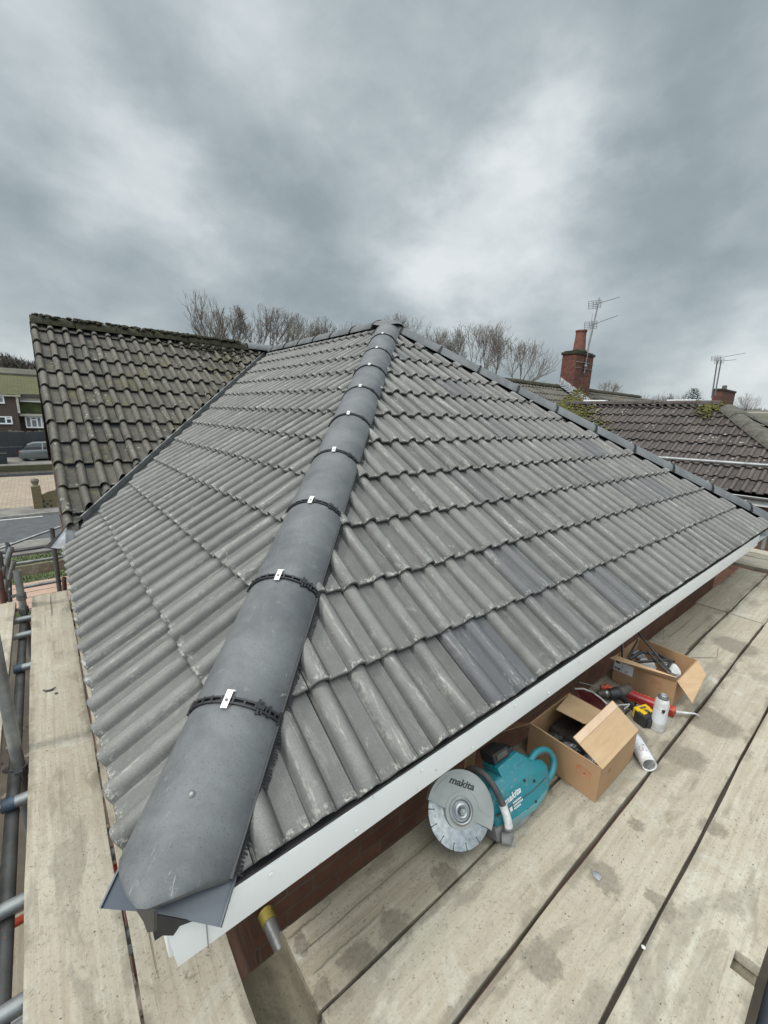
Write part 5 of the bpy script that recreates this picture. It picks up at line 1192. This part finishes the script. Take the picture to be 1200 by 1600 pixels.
hull(mb, [(-.03, [(-.055, -.002), (.07, -.002), (.07, .035), (-.055, .050)]), (.12, [(-.063, -.002), (.07, -.002), (.07, .020), (-.063, .030)]), (.27, [(-.045, .012), (.05, .012), (.05, .030), (-.045, .040)])]); mb.build('base_plate', 'dusty_plastic', sw, bevel=.008)
mb = MB(); mb.T = FB_; mb.tube([(-.012, -.058, .010), (.006, -.074, .004), (.022, -.070, .010)], [.020, .024, .018], 12); mb.tube([(.012, -.075, .030), (.022, -.07, .052)], [.014, .012], 10); mb.build('foot', 'dusty_plastic', sw, smooth=60)
# rear loop handle
hp_ = [(.265, -.008, .150), (.315, -.010, .168), (.365, -.012, .160), (.400, -.014, .128), (.405, -.016, .095), (.385, -.018, .068), (.345, -.020, .052), (.290, -.020, .048)]
def smooth_path(p, n=6):
    p = [Vector(q) for q in p]; out = []
    for i in range(len(p) - 1):
        a, b, c, d = p[max(i - 1, 0)], p[i], p[i + 1], p[min(i + 2, len(p) - 1)]
        for k in range(n):
            t = k / n; out.append(.5 * ((2 * b) + (c - a) * t + (2 * a - 5 * b + 4 * c - d) * t * t + (3 * b - a - 3 * c + d) * t ** 3))
    return out + [p[-1]]
mb = MB(); mb.T = FB_; sp = smooth_path(hp_); mb.tube(sp, .0140, 14); rh_ = mb.build('rear_handle', 'teal', sw, smooth=60)
mb = MB(); mb.T = FB_; mb.tube([Vector(q) + Vector((-.004, -.001, -.005)) for q in sp[2:17]], .0126, 12); mb.build('handle_grip', 'saw_dark', rh_, smooth=60)
# front tubular handle arching over the body
fh = smooth_path([(-.050, .085, .150), (-.040, .070, .200), (-.020, .030, .238), (-.005, -.020, .235), (.004, -.060, .195), (.008, -.082, .140), (.010, -.090, .085), (.010, -.088, .050)])
mb = MB(); mb.T = FB_; mb.tube(fh, .0125, 14); fo = mb.build('front_handle', 'saw_dark', sw, smooth=60)
mb = MB(); mb.T = FB_; mb.tube(fh[-12:], [.0150] * 9 + [.016, .016, .014], 14); mb.build('handle_sleeve', 'foam_white', fo, smooth=60)
mb = MB(); mb.T = FB_
hull(mb, [(-.012, [(-.0585, .088), (-.050, .088), (-.050, .090), (-.0585, .090)]), (.03, [(-.0622, .086), (-.05, .086), (-.05, .0885), (-.0622, .0885)]), (.20, [(-.0642, .084), (-.05, .084), (-.05, .0865), (-.0642, .0865)]), (.30, [(-.0515, .084), (-.04, .084), (-.04, .0865), (-.0515, .0865)])])
mb.build('seam', 'saw_dark', sw, smooth=0)
mb = MB(); mb.T = FB_; hull(mb, [(.02, [(-.0635, .020), (-.05, .020), (-.05, .046), (-.0640, .040)]), (.20, [(-.0655, .016), (-.05, .016), (-.05, .040), (-.0655, .034)]), (.285, [(-.0535, .030), (-.04, .030), (-.04, .046), (-.0535, .042)])]); mb.build('lower_cover', 'teal_dusty', sw, bevel=.002)
# screws, label, lettering
ns_ = Vector((0, -1, 0))
FS = frame(FB_ @ Vector((.10, -.0625, .085)), bxv, bu, -byv)
mb = MB()
for (x, z) in ((-.07, .052), (.065, .055), (.118, .028), (.10, -.045), (.05, -.052), (-.055, -.045)): mb.lathe([(.0062, -.001), (.0062, .0012), (.0045, .0014), (.004, .0002), (.0001, .0002)], 12, 0, FS @ Matrix.Translation((x, z, .0)))
mb.build('screw', 'ink', sw, smooth=20)
mb = MB(); text_mesh(mb, LT, .034, FS @ Matrix.Translation((-.018, .034, .0012)) @ Matrix.Rotation(R(4), 4, 'Z'), shear=.25, sx=1.1, off=.0008)
for j, wd in enumerate((.050, .056, .040)):
    nn = 7 + j
    for i in range(nn): mb.box((-.022 + i * wd / nn, .006 - j * .011, .0006), (-.022 + (i + .72) * wd / nn, .0125 - j * .011, .0012), M=FS)
mb.box((-.045, -.014, .0006), (-.030, .002, .0012), M=FS)
mb.build('lettering', 'paper_white', sw, smooth=0)
mb = MB(); mb.T = FB_
for i in range(6): mb.box((.215 + i * .011, -.0595 + i * .0022, .060), (.220 + i * .011, -.0560 + i * .0022, .110))
mb.build('vent', 'teal_dusty', sw, smooth=0)
MB().tube([FB_ @ Vector((-.045, .02, .10)), FB_ @ Vector((-.005, .02, .10))], .040, 20).build('arm', 'teal_dusty', sw)
mb = MB(); mb.T = FB_; hull(mb, [(-.09, [(.0, .075), (.035, .075), (.035, .135), (.0, .135)]), (.02, [(-.01, .060), (.045, .060), (.045, .150), (-.01, .150)])]); mb.build('arm', 'saw_dark', sw, bevel=.006)
# dark goods stored against the wall under the eaves
MB().box((1.30, .205, ZT), (1.36, .218, ZT + .22)).build('paper_sheet', 'cardboard', label='torn piece of brown paper behind the saw against the wall', cat='paper', smooth=0)

# ------------------------------------------------------------------ across the road
Y_ = 30.2
a = at(48, 760, y=Y_); b = at(63, 795, y=Y_)
gw_ = thing('garden_wall', 'mossy brick garden wall with a tall end pillar beside the driveway across the road', 'wall', (b.x, Y_, -4.87))
MB().box((a.x, Y_ - .22, -5), (at(63, 760, y=Y_).x, Y_ + .22, a.z)).build('pillar', 'brick_mossy', gw_, smooth=0)
mb = MB(); x = at(55.5, 760, y=Y_).x; mb.lathe([(.16, 0), (.12, .10), (.17, .20), (.20, .32), (.16, .42), (.05, .46), (.0001, .46)], 14, 0, Matrix.Translation((x, Y_, a.z))); mb.build('pillar_finial', 'rubble', gw_)
zt_ = at(80, 772, y=Y_).z; x1 = at(63, 790, y=Y_).x
mb = MB(); pl = [(x1, -5)] + [(x1 + (3.6) * i / 16, zt_ + .22 * math.sin(math.pi * min(1, i / 8)) * (1 if i > 1 else .3)) for i in range(17)] + [(x1 + 3.6, -5)]
mb.prism(pl, Y_ - .11, Y_ + .11, M=Matrix(((1, 0, 0, 0), (0, 0, 1, 0), (0, 1, 0, 0), (0, 0, 0, 1)))); mb.build('panel', 'brick_mossy', gw_, smooth=0)
mb = MB()
for i in range(3):
    for j in range(3):
        if (i + j) % 2 == 0: mb.box((x1 + .12 + i * .16, Y_ - .118, zt_ - .75 + j * .16), (x1 + .24 + i * .16, Y_ - .105, zt_ - .63 + j * .16))
mb.build('pierced_block', 'ink', gw_, smooth=0)
Y_ = 43.0
mb = MB(); t0_ = at(40, 727, y=Y_).z; mb.box((-16, Y_, -4.6), (14, Y_ + .35, t0_)); hw = mb.build('low_wall', 'roof_green', label='low moss covered wall in front of the parked car', cat='wall', smooth=0)
# car seen from the side
Y_ = 45.0
c0 = at(30, 722, y=Y_); zc = c0.z; k_ = 1.05
car = thing('parked_car', 'grey hatchback parked on the forecourt behind the mossy wall', 'car', (c0.x + 2.1, Y_, zc))
Fc = Matrix.Translation((c0.x, Y_, zc)) @ Matrix(((1, 0, 0, 0), (0, 0, -1, 0), (0, 1, 0, 0), (0, 0, 0, 1))) @ Matrix.Scale(k_, 4)
mb = MB()
def cbody(poly, h0, h1, m, nm, par, bev=.03, inset=0):
    mb = MB(); mb.prism(poly, h0, h1, M=Fc); return mb.build(nm, m, par, bevel=bev)
low = [(.05, .28), (.02, .55), (.10, .82), (.35, .92), (3.0, .95), (3.95, .80), (4.22, .62), (4.25, .30), (3.75, .22), (.6, .22)]
cb = cbody(low, -1.75, 0, 'car_grey', 'body', car)
top = [(.30, .90), (.62, 1.28), (1.0, 1.44), (2.0, 1.48), (2.55, 1.38), (3.25, .95)]
cbody(top, -1.62, -.13, 'glass_dark', 'window', car)
roofp = [(.60, 1.30), (1.0, 1.46), (2.0, 1.51), (2.55, 1.40), (2.5, 1.36), (2.0, 1.45), (1.0, 1.41)]
cbody(roofp, -1.60, -.15, 'car_silver', 'roof', car, .01)
ws = [(2.58, 1.39), (3.28, .95), (3.22, .93), (2.52, 1.37)]
cbody(ws, -1.55, -.20, 'car_silver', 'windscreen', car, .0)
cbody([(3.0, .955), (3.95, .81), (3.94, .79), (3.0, .935)], -1.6, -.15, 'car_silver', 'bonnet', car, .0)
for x in (1.55, 1.62): pass
mb = MB(); mb.prism([(1.50, .92), (1.58, .92), (1.62, 1.44), (1.56, 1.44)], -.125, -.11, M=Fc); mb.prism([(.10, .86), (3.2, .97), (3.2, .93), (.10, .82)], -.02, .004, M=Fc); mb.build('pillar_trim', 'car_silver', car, smooth=0)
for x in (.82, 3.38):
    wh = MB().lathe([(.0001, -.1), (.33, -.1), (.33, .1), (.0001, .1)], 22, 0, Fc @ Matrix.Translation((x, .32, -.12))).build('wheel', 'rubber', car)
    MB().lathe([(.0001, .105), (.20, .105), (.21, .101)], 14, 0, Fc @ Matrix.Translation((x, .32, -.12))).build('rim', 'galv', wh)
MB().box((2.55, .98, 0.0), (2.78, 1.12, .16), M=Fc).build('wing_mirror', 'car_silver', car, bevel=.02)
MB().box((.03, .66, -.30), (.16, .80, .006), M=Fc).build('tail_light', 'red_label', car, bevel=.01)
# bin
bp = at(5, 729, y=44.6)
bn_ = thing('wheelie_bin', 'dark green wheeled bin at the left edge beside the car', 'bin', (bp.x, 44.6, bp.z))
mb = MB(); mb.T = Matrix.Translation((bp.x, 44.6, bp.z)); hull(mb, [(-.30, [(-.26, .0), (.26, 0), (.32, 1.0), (-.32, 1.0)]), (.30, [(-.26, .0), (.26, 0), (.32, 1.0), (-.32, 1.0)])]); mb.build('bin_body', 'navy_paint', bn_, bevel=.02)
MB().box((bp.x - .34, 44.25, bp.z + 1.0), (bp.x + .34, 44.95, bp.z + 1.07)).build('lid', 'conifer', bn_, bevel=.02)
# tall black fence
Y_ = 47.2
f0 = at(-30, 676, y=Y_); fz1 = at(30, 675, y=Y_).z; fz0 = zg(0, Y_) - .1
fe = thing('fence', 'tall black boarded fence behind the parked car', 'fence', (-1, Y_, fz0))
mb = MB(); x = -8.0
while x < 6: mb.box((x, Y_ + (.01 if int(x * 3) % 2 else 0), fz0), (x + .30, Y_ + .03 + (.01 if int(x * 3) % 2 else 0), fz1 + .012 * math.sin(x * 7))); x += .305
mb.build('boards', 'fence_black', fe, smooth=0)
for i in range(7): MB().box((-8 + i * 2.2, Y_ - .05, fz0), (-7.9 + i * 2.2, Y_ + .06, fz1 + .04)).build('post', 'fence_black', fe, smooth=0)
MB().box((-8, Y_ - .03, fz0 + .9), (6, Y_ - .005, fz0 + .97)).build('rail', 'galv_dark', fe, smooth=0)
# house opposite
Y_ = 53.0; HZ = zg(0, Y_)
P = lambda px, py, y=Y_: at(px, py, y=y)
HO = thing('house', 'two storey brick house across the road with a mossy roof and white windows', 'house', (-2, Y_, HZ))
ev = P(30, 613).z; rdg = P(30, 583).z
xl = P(-70, 640).x; xm = P(28, 640).x; xr = P(110, 640).x
MB().box((xl, Y_ - 1.2, HZ), (xm, Y_ + 8, ev - .25)).build('wall', 'brick_brown', HO, smooth=0)
MB().box((xm, Y_, HZ), (xr, Y_ + 8, ev - .1)).build('wall', 'brick_brown', HO, smooth=0)
Mx = Matrix(((0, 0, 1, 0), (1, 0, 0, 0), (0, 1, 0, 0), (0, 0, 0, 1)))
def quad(nm, pts, m, par, th=.08):
    mb = MB(); c = [Vector(p) for p in pts]; n = (c[1] - c[0]).cross(c[2] - c[0]).normalized() * th; k = len(c)
    mb.add(c + [p - n for p in c], [tuple(range(k)), tuple(range(2 * k - 1, k - 1, -1))] + [(i, (i + 1) % k, k + (i + 1) % k, k + i) for i in range(k)]); return mb.build(nm, m, par, smooth=0)
rf_h = rdg - ev; M_ = Matrix.Translation((0, 0, 0))
def tile_roof(nm, x0, x1, y0, z0, y1, z1, par, m='sheet_roof', tri=None):
    """roof plane as its own object with local xy on the slope"""
    ln = math.hypot(y1 - y0, z1 - z0); v = Vector((0, (y1 - y0) / ln, (z1 - z0) / ln)); n = Vector((0, -v.z, v.y)); F = frame((x0, y0, z0), (1, 0, 0), v, n)
    L = x1 - x0; mb = MB(); poly = tri or [(0, 0), (L, 0), (L, ln), (0, ln)]; mb.T = F
    mb.prism(poly, -.08, 0); return mb.build(nm, m, par, smooth=0, M=F)
tile_roof('roof', xm - 6, xr, Y_ - .4, ev - .15, Y_ + 4, rdg, HO)
MB().box((xm - 8, Y_ + 3.85, rdg - .05), (xr, Y_ + 4.15, rdg + .14)).build('ridge', 'roof_olive', HO, smooth=0)
quad('roof', [(xm - 9, Y_ + 4.3, rdg - .1), (xr, Y_ + 4.3, rdg - .1), (xr, Y_ + 8.4, ev), (xm - 9, Y_ + 8.4, ev)], 'sheet_roof', HO)
# hipped roof of the projecting bay
px0 = P(-40, 611, Y_ - 1.4); pe = P(31, 612, Y_ - 1.5); pa = P(-2, 597, Y_ + .8)
bw_ = pe.x - px0.x
quad('roof', [(px0.x, Y_ - 1.5, ev - .25), (pe.x, Y_ - 1.5, ev - .25), (pa.x, Y_ + .7, pa.z), (pa.x - .4, Y_ + .7, pa.z)], 'sheet_roof', HO)
quad('roof', [(pe.x, Y_ - 1.5, ev - .25), (pe.x + .1, Y_ + .4, ev - .1), (pa.x, Y_ + 2.4, pa.z), (pa.x, Y_ + .7, pa.z)], 'roof_green', HO)
MB().box((px0.x, Y_ - 1.48, ev - .42), (pe.x, Y_ - 1.30, ev - .26)).build('fascia', 'cream', HO, smooth=0)
MB().box((pe.x, Y_ - .42, ev - .42), (xr, Y_ - .30, ev - .20)).build('gutter', 'saw_dark', HO, smooth=0)
MB().box((xm, Y_ - .14, ev - .75), (xr, Y_ - .01, ev - .40)).build('frieze', 'cream', HO, smooth=0)
pb = P(23.5, 618); MB().box((P(24, 620, Y_ - 1.3).x, Y_ - 1.35, P(24, 645).z), (P(28, 620, Y_ - 1.3).x, Y_ - 1.19, ev - .40)).build('corner_board', 'cream', HO, smooth=0)
def window(par, x0, x1, z0, z1, y, bars, m='curtain', trans=None):
    f = MB(); f.box((x0, y - .08, z0), (x1, y, z0 + .12)); f.box((x0, y - .08, z1 - .10), (x1, y, z1)); f.box((x0, y - .08, z0 + .12), (x0 + .1, y, z1 - .1)); f.box((x1 - .1, y - .08, z0 + .12), (x1, y, z1 - .1))
    for t in bars: xx = x0 + (x1 - x0) * t; f.box((xx - .06, y - .08, z0 + .12), (xx + .06, y, z1 - .1))
    if trans: f.box((x0 + (x1 - x0) * trans[0] + .06, y - .075, z0 + (z1 - z0) * trans[2] - .05), (x0 + (x1 - x0) * trans[1] - .06, y, z0 + (z1 - z0) * trans[2] + .05))
    w_ = f.build('window', 'upvc_white', par, smooth=0)
    MB().box((x0 + .1, y - .03, z0 + .12), (x1 - .1, y - .01, z1 - .1)).build('pane', m, w_, smooth=0); return w_
window(HO, P(30, 620).x, P(64, 620).x, P(40, 628).z, P(40, 619).z, Y_ - .05, (.36, .68), 'glass_dark', (.36, .68, .5))
MB().box((P(30.5, 620).x, Y_ - .085, P(40, 627).z), (P(40, 620).x, Y_ - .082, P(40, 620).z)).build('curtain', 'curtain', HO, smooth=0)
quad('tile_hanging', [(P(31, 645).x, Y_ - .62, P(31, 645).z), (P(66, 645).x, Y_ - .62, P(31, 645).z), (P(64, 629).x, Y_ - .06, P(31, 629).z), (P(31, 629).x, Y_ - .06, P(31, 629).z)], 'moss_bright', HO)
MB().box((P(31, 650).x, Y_ - .60, P(31, 650).z), (P(67, 650).x, Y_ - .02, P(31, 646).z)).build('fascia', 'cream', HO, smooth=0)
window(HO, P(40, 660).x, P(69, 660).x, P(40, 668.5).z, P(40, 650.5).z, Y_ - .3, (.30, .62, .86), 'curtain', (.30, .62, .72))
window(HO, P(-14, 660, Y_ - 1.2).x, P(20, 660, Y_ - 1.2).x, P(40, 663, Y_ - 1.2).z, P(40, 651, Y_ - 1.2).z, Y_ - 1.25, (.33, .70), 'glass_dark', (.70, 1.0, .7))
window(HO, P(-20, 620, Y_ - 1.2).x, P(6, 620, Y_ - 1.2).x, P(0, 630.5, Y_ - 1.2).z, P(0, 615, Y_ - 1.2).z, Y_ - 1.25, (.45,), 'curtain', (.45, 1.0, .65))
HQ = thing('house', 'olive roofed house standing behind the ridge of the house opposite', 'house', (-2, 66, zg(0, 66)))
q0, q1 = at(-60, 583, y=66), at(160, 583, y=66); q2 = at(0, 573.5, y=69)
MB().box((q0.x, 66.4, zg(0, 66)), (q1.x, 73, q0.z)).build('wall', 'brick_brown', HQ, smooth=0)
quad('roof', [(q0.x, 66, q0.z - .4), (q1.x, 66, q0.z - .4), (q1.x, 69.6, q2.z), (q0.x, 69.6, q2.z)], 'roof_olive', HQ)
quad('roof', [(q1.x, 73.2, q0.z - .4), (q0.x, 73.2, q0.z - .4), (q0.x, 69.6, q2.z), (q1.x, 69.6, q2.z)], 'roof_olive', HQ)
hb = MB(); rh = random.Random(12)
for i in range(260): blob(hb, (rh.uniform(P(15, 670).x, P(75, 670).x), Y_ - 1.6 + rh.uniform(-.4, .4), HZ + rh.uniform(.1, 1.35)), rh.uniform(.12, .30), n=5, squash=.9)
hb.build('shrub', 'twig_brown', label='scruffy brown hedge below the ground floor windows opposite', cat='hedge', smooth=0)

# ------------------------------------------------------------------ trees
def bare_tree(label, base, top, cbot, rw, seed, levels=5, mat='bark', stems=1, fan=False, kids=(2, 3), minr=.009, ang=.45, ccen=None, ratio=.70, rad=.10, group='bare trees behind the roofs'):
    """trunk(s) up to cbot, then branches that fill an uneven crown envelope of radius rw"""
    rg = random.Random(seed); base = Vector(base); root = thing('bare_tree', label, 'tree', base, group=group)
    tb = MB(); cb = MB(); cc = Vector(ccen) if ccen is not None else Vector((base.x, base.y, 0)); H = top - cbot; ph = [rg.uniform(0, 6) for _ in range(4)]
    def outside(p):
        t = (p.z - cbot) / H
        if t > 1.04 + rg.uniform(-.16, .08): return True
        if t < -.1: return False
        a = math.atan2(p.y - cc.y, p.x - cc.x); un = 1 + .18 * math.sin(a * 2 + ph[0]) + .16 * math.sin(a * 5 + ph[1] + t * 4) + rg.uniform(-.30, .22)
        if fan: sx = base.x + (cc.x - base.x) * t; sy = base.y + (cc.y - base.y) * t; return math.hypot(p.x - sx, p.y - sy) > rw * un * (.25 + .85 * max(0, t))
        q = (t - .42) / .60; return math.hypot(p.x - cc.x, p.y - cc.y) > rw * un * math.sqrt(max(0.0, 1 - q * q))
    def grow(p, d, ln, r, lv):
        n = 4 if lv > 1 else 3; pts = [p]; rs = [max(minr, r)]; q = p.copy(); dd = d.copy(); stop = False
        for i in range(n):
            dd = (dd + Vector((rg.gauss(0, .13), rg.gauss(0, .13), rg.gauss(.06, .06)))).normalized(); q = q + dd * ln / n
            pts.append(q.copy()); rs.append(max(minr * (.75 if lv <= 1 else 1), r * (1 - .38 * (i + 1) / n)))
            if outside(q): stop = True; break
        (tb if lv >= levels else cb).tube(pts, rs, 6 if lv >= levels else (4 if lv > 2 else 3), cap=False)
        if lv <= 0: return
        k = rg.randint(*kids) + (2 if lv >= 3 else 1); m = len(pts) - 1
        for j in range(k):
            if stop and j == 0: continue
            t = rg.uniform(.15, 1.0) if j else 1.0
            f = t * m; i = min(int(f), m - 1); s_ = pts[i].lerp(pts[i + 1], f - i)
            if outside(s_): continue
            ax = Vector((rg.gauss(0, 1), rg.gauss(0, 1), rg.gauss(0, .4))); ax = (ax - dd * ax.dot(dd)).normalized()
            a = abs(rg.gauss(ang, .16)) * (0.5 if j == 0 else 1.3)
            nd = (dd * math.cos(a) + ax * math.sin(a)); nd.z += .12; nd.normalize()
            grow(s_, nd, ln * rg.uniform(ratio - .08, ratio + .10), r * (.62 if j == 0 else .52), lv - 1)
    for s_ in range(stems):
        a = 2 * math.pi * (s_ + rg.random() * .7) / stems; o = (.02 if fan else .10 if stems > 1 else 0) * stems ** .5
        p0 = base + Vector((math.cos(a) * o, math.sin(a) * o, 0)); p1 = Vector((base.x + math.cos(a) * o * 1.5, base.y + math.sin(a) * o * 1.5, cbot + rg.uniform(0, .1) * H))
        mid = p0.lerp(p1, .5) + Vector((rg.gauss(0, .08), rg.gauss(0, .08), 0)); tb.tube([p0, mid, p1], [rad, rad * .85, rad * .7], 7, cap=False)
        k = rg.uniform(.15, 1) * rw / H * 1.3 if stems > 1 else .05
        d = Vector((math.cos(a) * k, math.sin(a) * k, 1)) + (Vector((cc.x - base.x, cc.y - base.y, 0)) / H)
        grow(p1, d.normalized(), H * .40, rad * .62, levels)
    tb.build('trunk', mat, root, smooth=60, normals=False); cb.build('crown', mat, root, smooth=60, normals=False)
    return root
def tree_px(label, px, top, bot, wpx, D, seed, basepx=None, **k):
    """a tree standing at distance y=D; crown top, crown foot and width given by what shows above the roofs"""
    p = at(px, top, y=D); pb = at(px, bot, y=D); e0, e1 = at(px - wpx / 2, (top + bot) / 2, y=D), at(px + wpx / 2, (top + bot) / 2, y=D)
    bp = at(basepx or px, bot, y=D); z0 = zg(bp.x, bp.y)
    rw = (e1 - e0).length / 2 * (0.9 if px < 700 else .72)
    return bare_tree(label, (bp.x, bp.y, z0), p.z, pb.z, rw, seed, ccen=(p.x, p.y, 0), **k)
tree_px('multi stemmed bare tree fanning out behind the mossy ridge', 292, 455, 556, 112, 12.0, 11, basepx=342, stems=11, fan=True, levels=4, rad=.035, minr=.0045, ang=.30, kids=(1, 2))
tree_px('slender bare tree just right of the fanning one', 362, 475, 560, 52, 19.0, 12, stems=2, levels=5, rad=.07, minr=.0065, kids=(1, 3))
tree_px('bare tree with tall straight leader in the middle of the left row', 398, 468, 565, 52, 20.0, 13, stems=2, levels=5, rad=.07, minr=.0065, kids=(1, 3))
tree_px('dense bare tree left of the valley', 438, 480, 565, 66, 20.0, 14, stems=5, levels=4, kids=(1, 3), rad=.06, minr=.0065)
tree_px('low broad bare tree above the new ridge', 497, 498, 570, 92, 22.0, 15, stems=6, levels=4, rad=.07, minr=.009)
tree_px('small bare tree above the middle of the new ridge', 545, 502, 570, 66, 22.0, 16, stems=3, levels=4, rad=.07, minr=.0065, mat='bark_pale')
tree_px('thin bare tree between the fanning one and the tall leader', 338, 482, 560, 46, 21.0, 31, stems=2, levels=4, rad=.05, minr=.0065, mat='bark_pale')
tree_px('thin bare tree filling the gap left of the low broad one', 466, 490, 565, 50, 24.0, 32, stems=3, levels=4, rad=.05, minr=.007, mat='bark_pale')
tree_px('thin bare tree low on the left of the roof apex', 582, 506, 565, 50, 24.0, 33, stems=3, levels=4, rad=.05, minr=.007, mat='bark_pale')
tree_px('thin bare tree low on the right of the roof apex', 672, 506, 590, 50, 26.0, 34, stems=3, levels=4, rad=.05, minr=.008, mat='bark_pale')
tree_px('pale bare tree just right of the roof apex', 632, 489, 590, 84, 24.0, 17, stems=2, levels=5, rad=.08, minr=.009, mat='bark_pale', kids=(1, 3))
tree_px('bare tree between apex and the broad crown', 703, 508, 600, 72, 24.0, 18, stems=2, levels=5, rad=.08, minr=.009, mat='bark_pale')
tree_px('large broad crowned bare tree right of the apex', 757, 503, 620, 120, 22.0, 19, stems=3, levels=5, kids=(1, 3), rad=.10, minr=.009)
tree_px('spreading bare tree beside the brick chimney', 808, 528, 625, 125, 21.0, 20, stems=4, levels=5, kids=(1, 2), rad=.09, minr=.009)
tree_px('small dark bare tree right of the brick chimney', 943, 589, 640, 46, 30.0, 21, stems=2, levels=4, rad=.12, minr=.016, ang=.55)
tree_px('rounded bare tree far right behind the brown roof, left one', 1012, 605, 650, 62, 40.0, 22, stems=3, levels=4, rad=.14, minr=.018, mat='bark_pale')
tree_px('rounded bare tree far right behind the brown roof, right one', 1048, 612, 650, 48, 40.0, 23, stems=3, levels=4, rad=.14, minr=.018, mat='bark_pale')
tree_px('leafless tree behind the second chimney', 1166, 608, 660, 60, 40.0, 24, stems=3, levels=4, rad=.14, minr=.018)
# evergreen
p = at(1086, 607, y=30); z0 = zg(p.x, p.y)
cf = thing('pine_tree', 'single dark evergreen left of the second chimney', 'tree', (p.x, p.y, z0))
MB().tube([(p.x, p.y, z0), (p.x, p.y, p.z - .3)], [.25, .05], 8).build('trunk', 'bark', cf)
mb = MB(); rg = random.Random(6)
for i in range(3200):
    t = rg.random() ** .75; zz = p.z - (p.z - z0) * .55 * t; rr = (.45 + 2.9 * t ** .55) * rg.uniform(.35, 1.12) * (.78 + .3 * math.sin(rg.randint(0, 7) * 1.1 + t * 9)); a = rg.uniform(0, 6.28); s = rg.uniform(.12, .34)
    c = Vector((p.x + rr * math.cos(a), p.y + rr * math.sin(a), zz)); d = Vector((math.cos(a), math.sin(a), rg.uniform(-.2, .9))) * s; e = Vector((-math.sin(a), math.cos(a), rg.uniform(-.5, .5))) * s * .35
    mb.add([c - e, c + e, c + d], [(0, 1, 2)])
mb.build('crown', 'conifer', cf, smooth=0, normals=False)
# far woods: masses of twigs
def wood(name, spots, mat, n, seed, s0=.25, s1=.8):
    rg = random.Random(seed); mb = MB()
    for (x, y, z0, w_, h) in spots:
        for i in range(n):
            a = rg.uniform(0, 6.28); q = math.sqrt(rg.random()); t = rg.random(); zz = z0 + h * (.1 + .9 * t); rr = w_ * q * math.sqrt(max(.05, 1 - (t - .45) ** 2 * 2.6)) * (.8 + .35 * math.sin(a * 3 + x))
            c = Vector((x + rr * math.cos(a), y + rr * math.sin(a), zz)); s = rg.uniform(s0, s1)
            d = Vector((rg.gauss(0, .5), rg.gauss(0, .5), rg.uniform(.3, 1))).normalized() * s; e = Vector((rg.gauss(0, 1), rg.gauss(0, 1), 0)).normalized() * s * .10
            mb.add([c - e, c + e, c + d], [(0, 1, 2)])
    mb.build(name, mat, kind='stuff', smooth=0, normals=False)
sp = []
rg = random.Random(41)
for i in range(26): x = -34 + i * 2.7 + rg.uniform(-1, 1); y = 112 + rg.uniform(-6, 8); z = zg(x, y); sp.append((x, y, z - 1, rg.uniform(3, 5), at(20, 561 + rg.uniform(-8, 10), y=y).z - z + 1))
wood('woodland', sp, 'twig_mass', 2600, 42, .5, 1.7)
sp = []
for i in range(44):
    a = R(58 + i * 1.0); D = 120 + rg.uniform(-10, 12); x = D * math.sin(a); y = D * math.cos(a); z = zg(x, y)
    v = Vector((x, y, 0)) - CP; v.z = 0; v = v.normalized(); hor = 8.0 if i > 26 else 2.6
    sp.append((x, y, z - 1, rg.uniform(4, 6), 1.04 + hor + rg.uniform(-2, 1.0) - z + 1))
wood('woodland', sp, 'twig_brown', 4200, 43, .4, 1.3)
# distant hills closing the horizon
mb = MB(); n = 180; vs = []
for i in range(n + 1):
    a = 2 * math.pi * i / n; h = 9 + 5 * math.sin(a * 3 + .4) + 3 * math.sin(a * 7 + 1) + 1.2 * math.sin(a * 19); 
    for (D, hh) in ((240, -6), (330, h * .55), (420, h), (900, -10)): vs.append((D * math.sin(a), D * math.cos(a), hh + (10 if D in (330, 420) and math.cos(a) > .3 else 0)))
mb.add(vs, [(i * 4 + j, (i + 1) * 4 + j, (i + 1) * 4 + j + 1, i * 4 + j + 1) for i in range(n) for j in range(3)]); mb.build('hill', 'hill', kind='structure', smooth=60, M=Matrix.Identity(4))
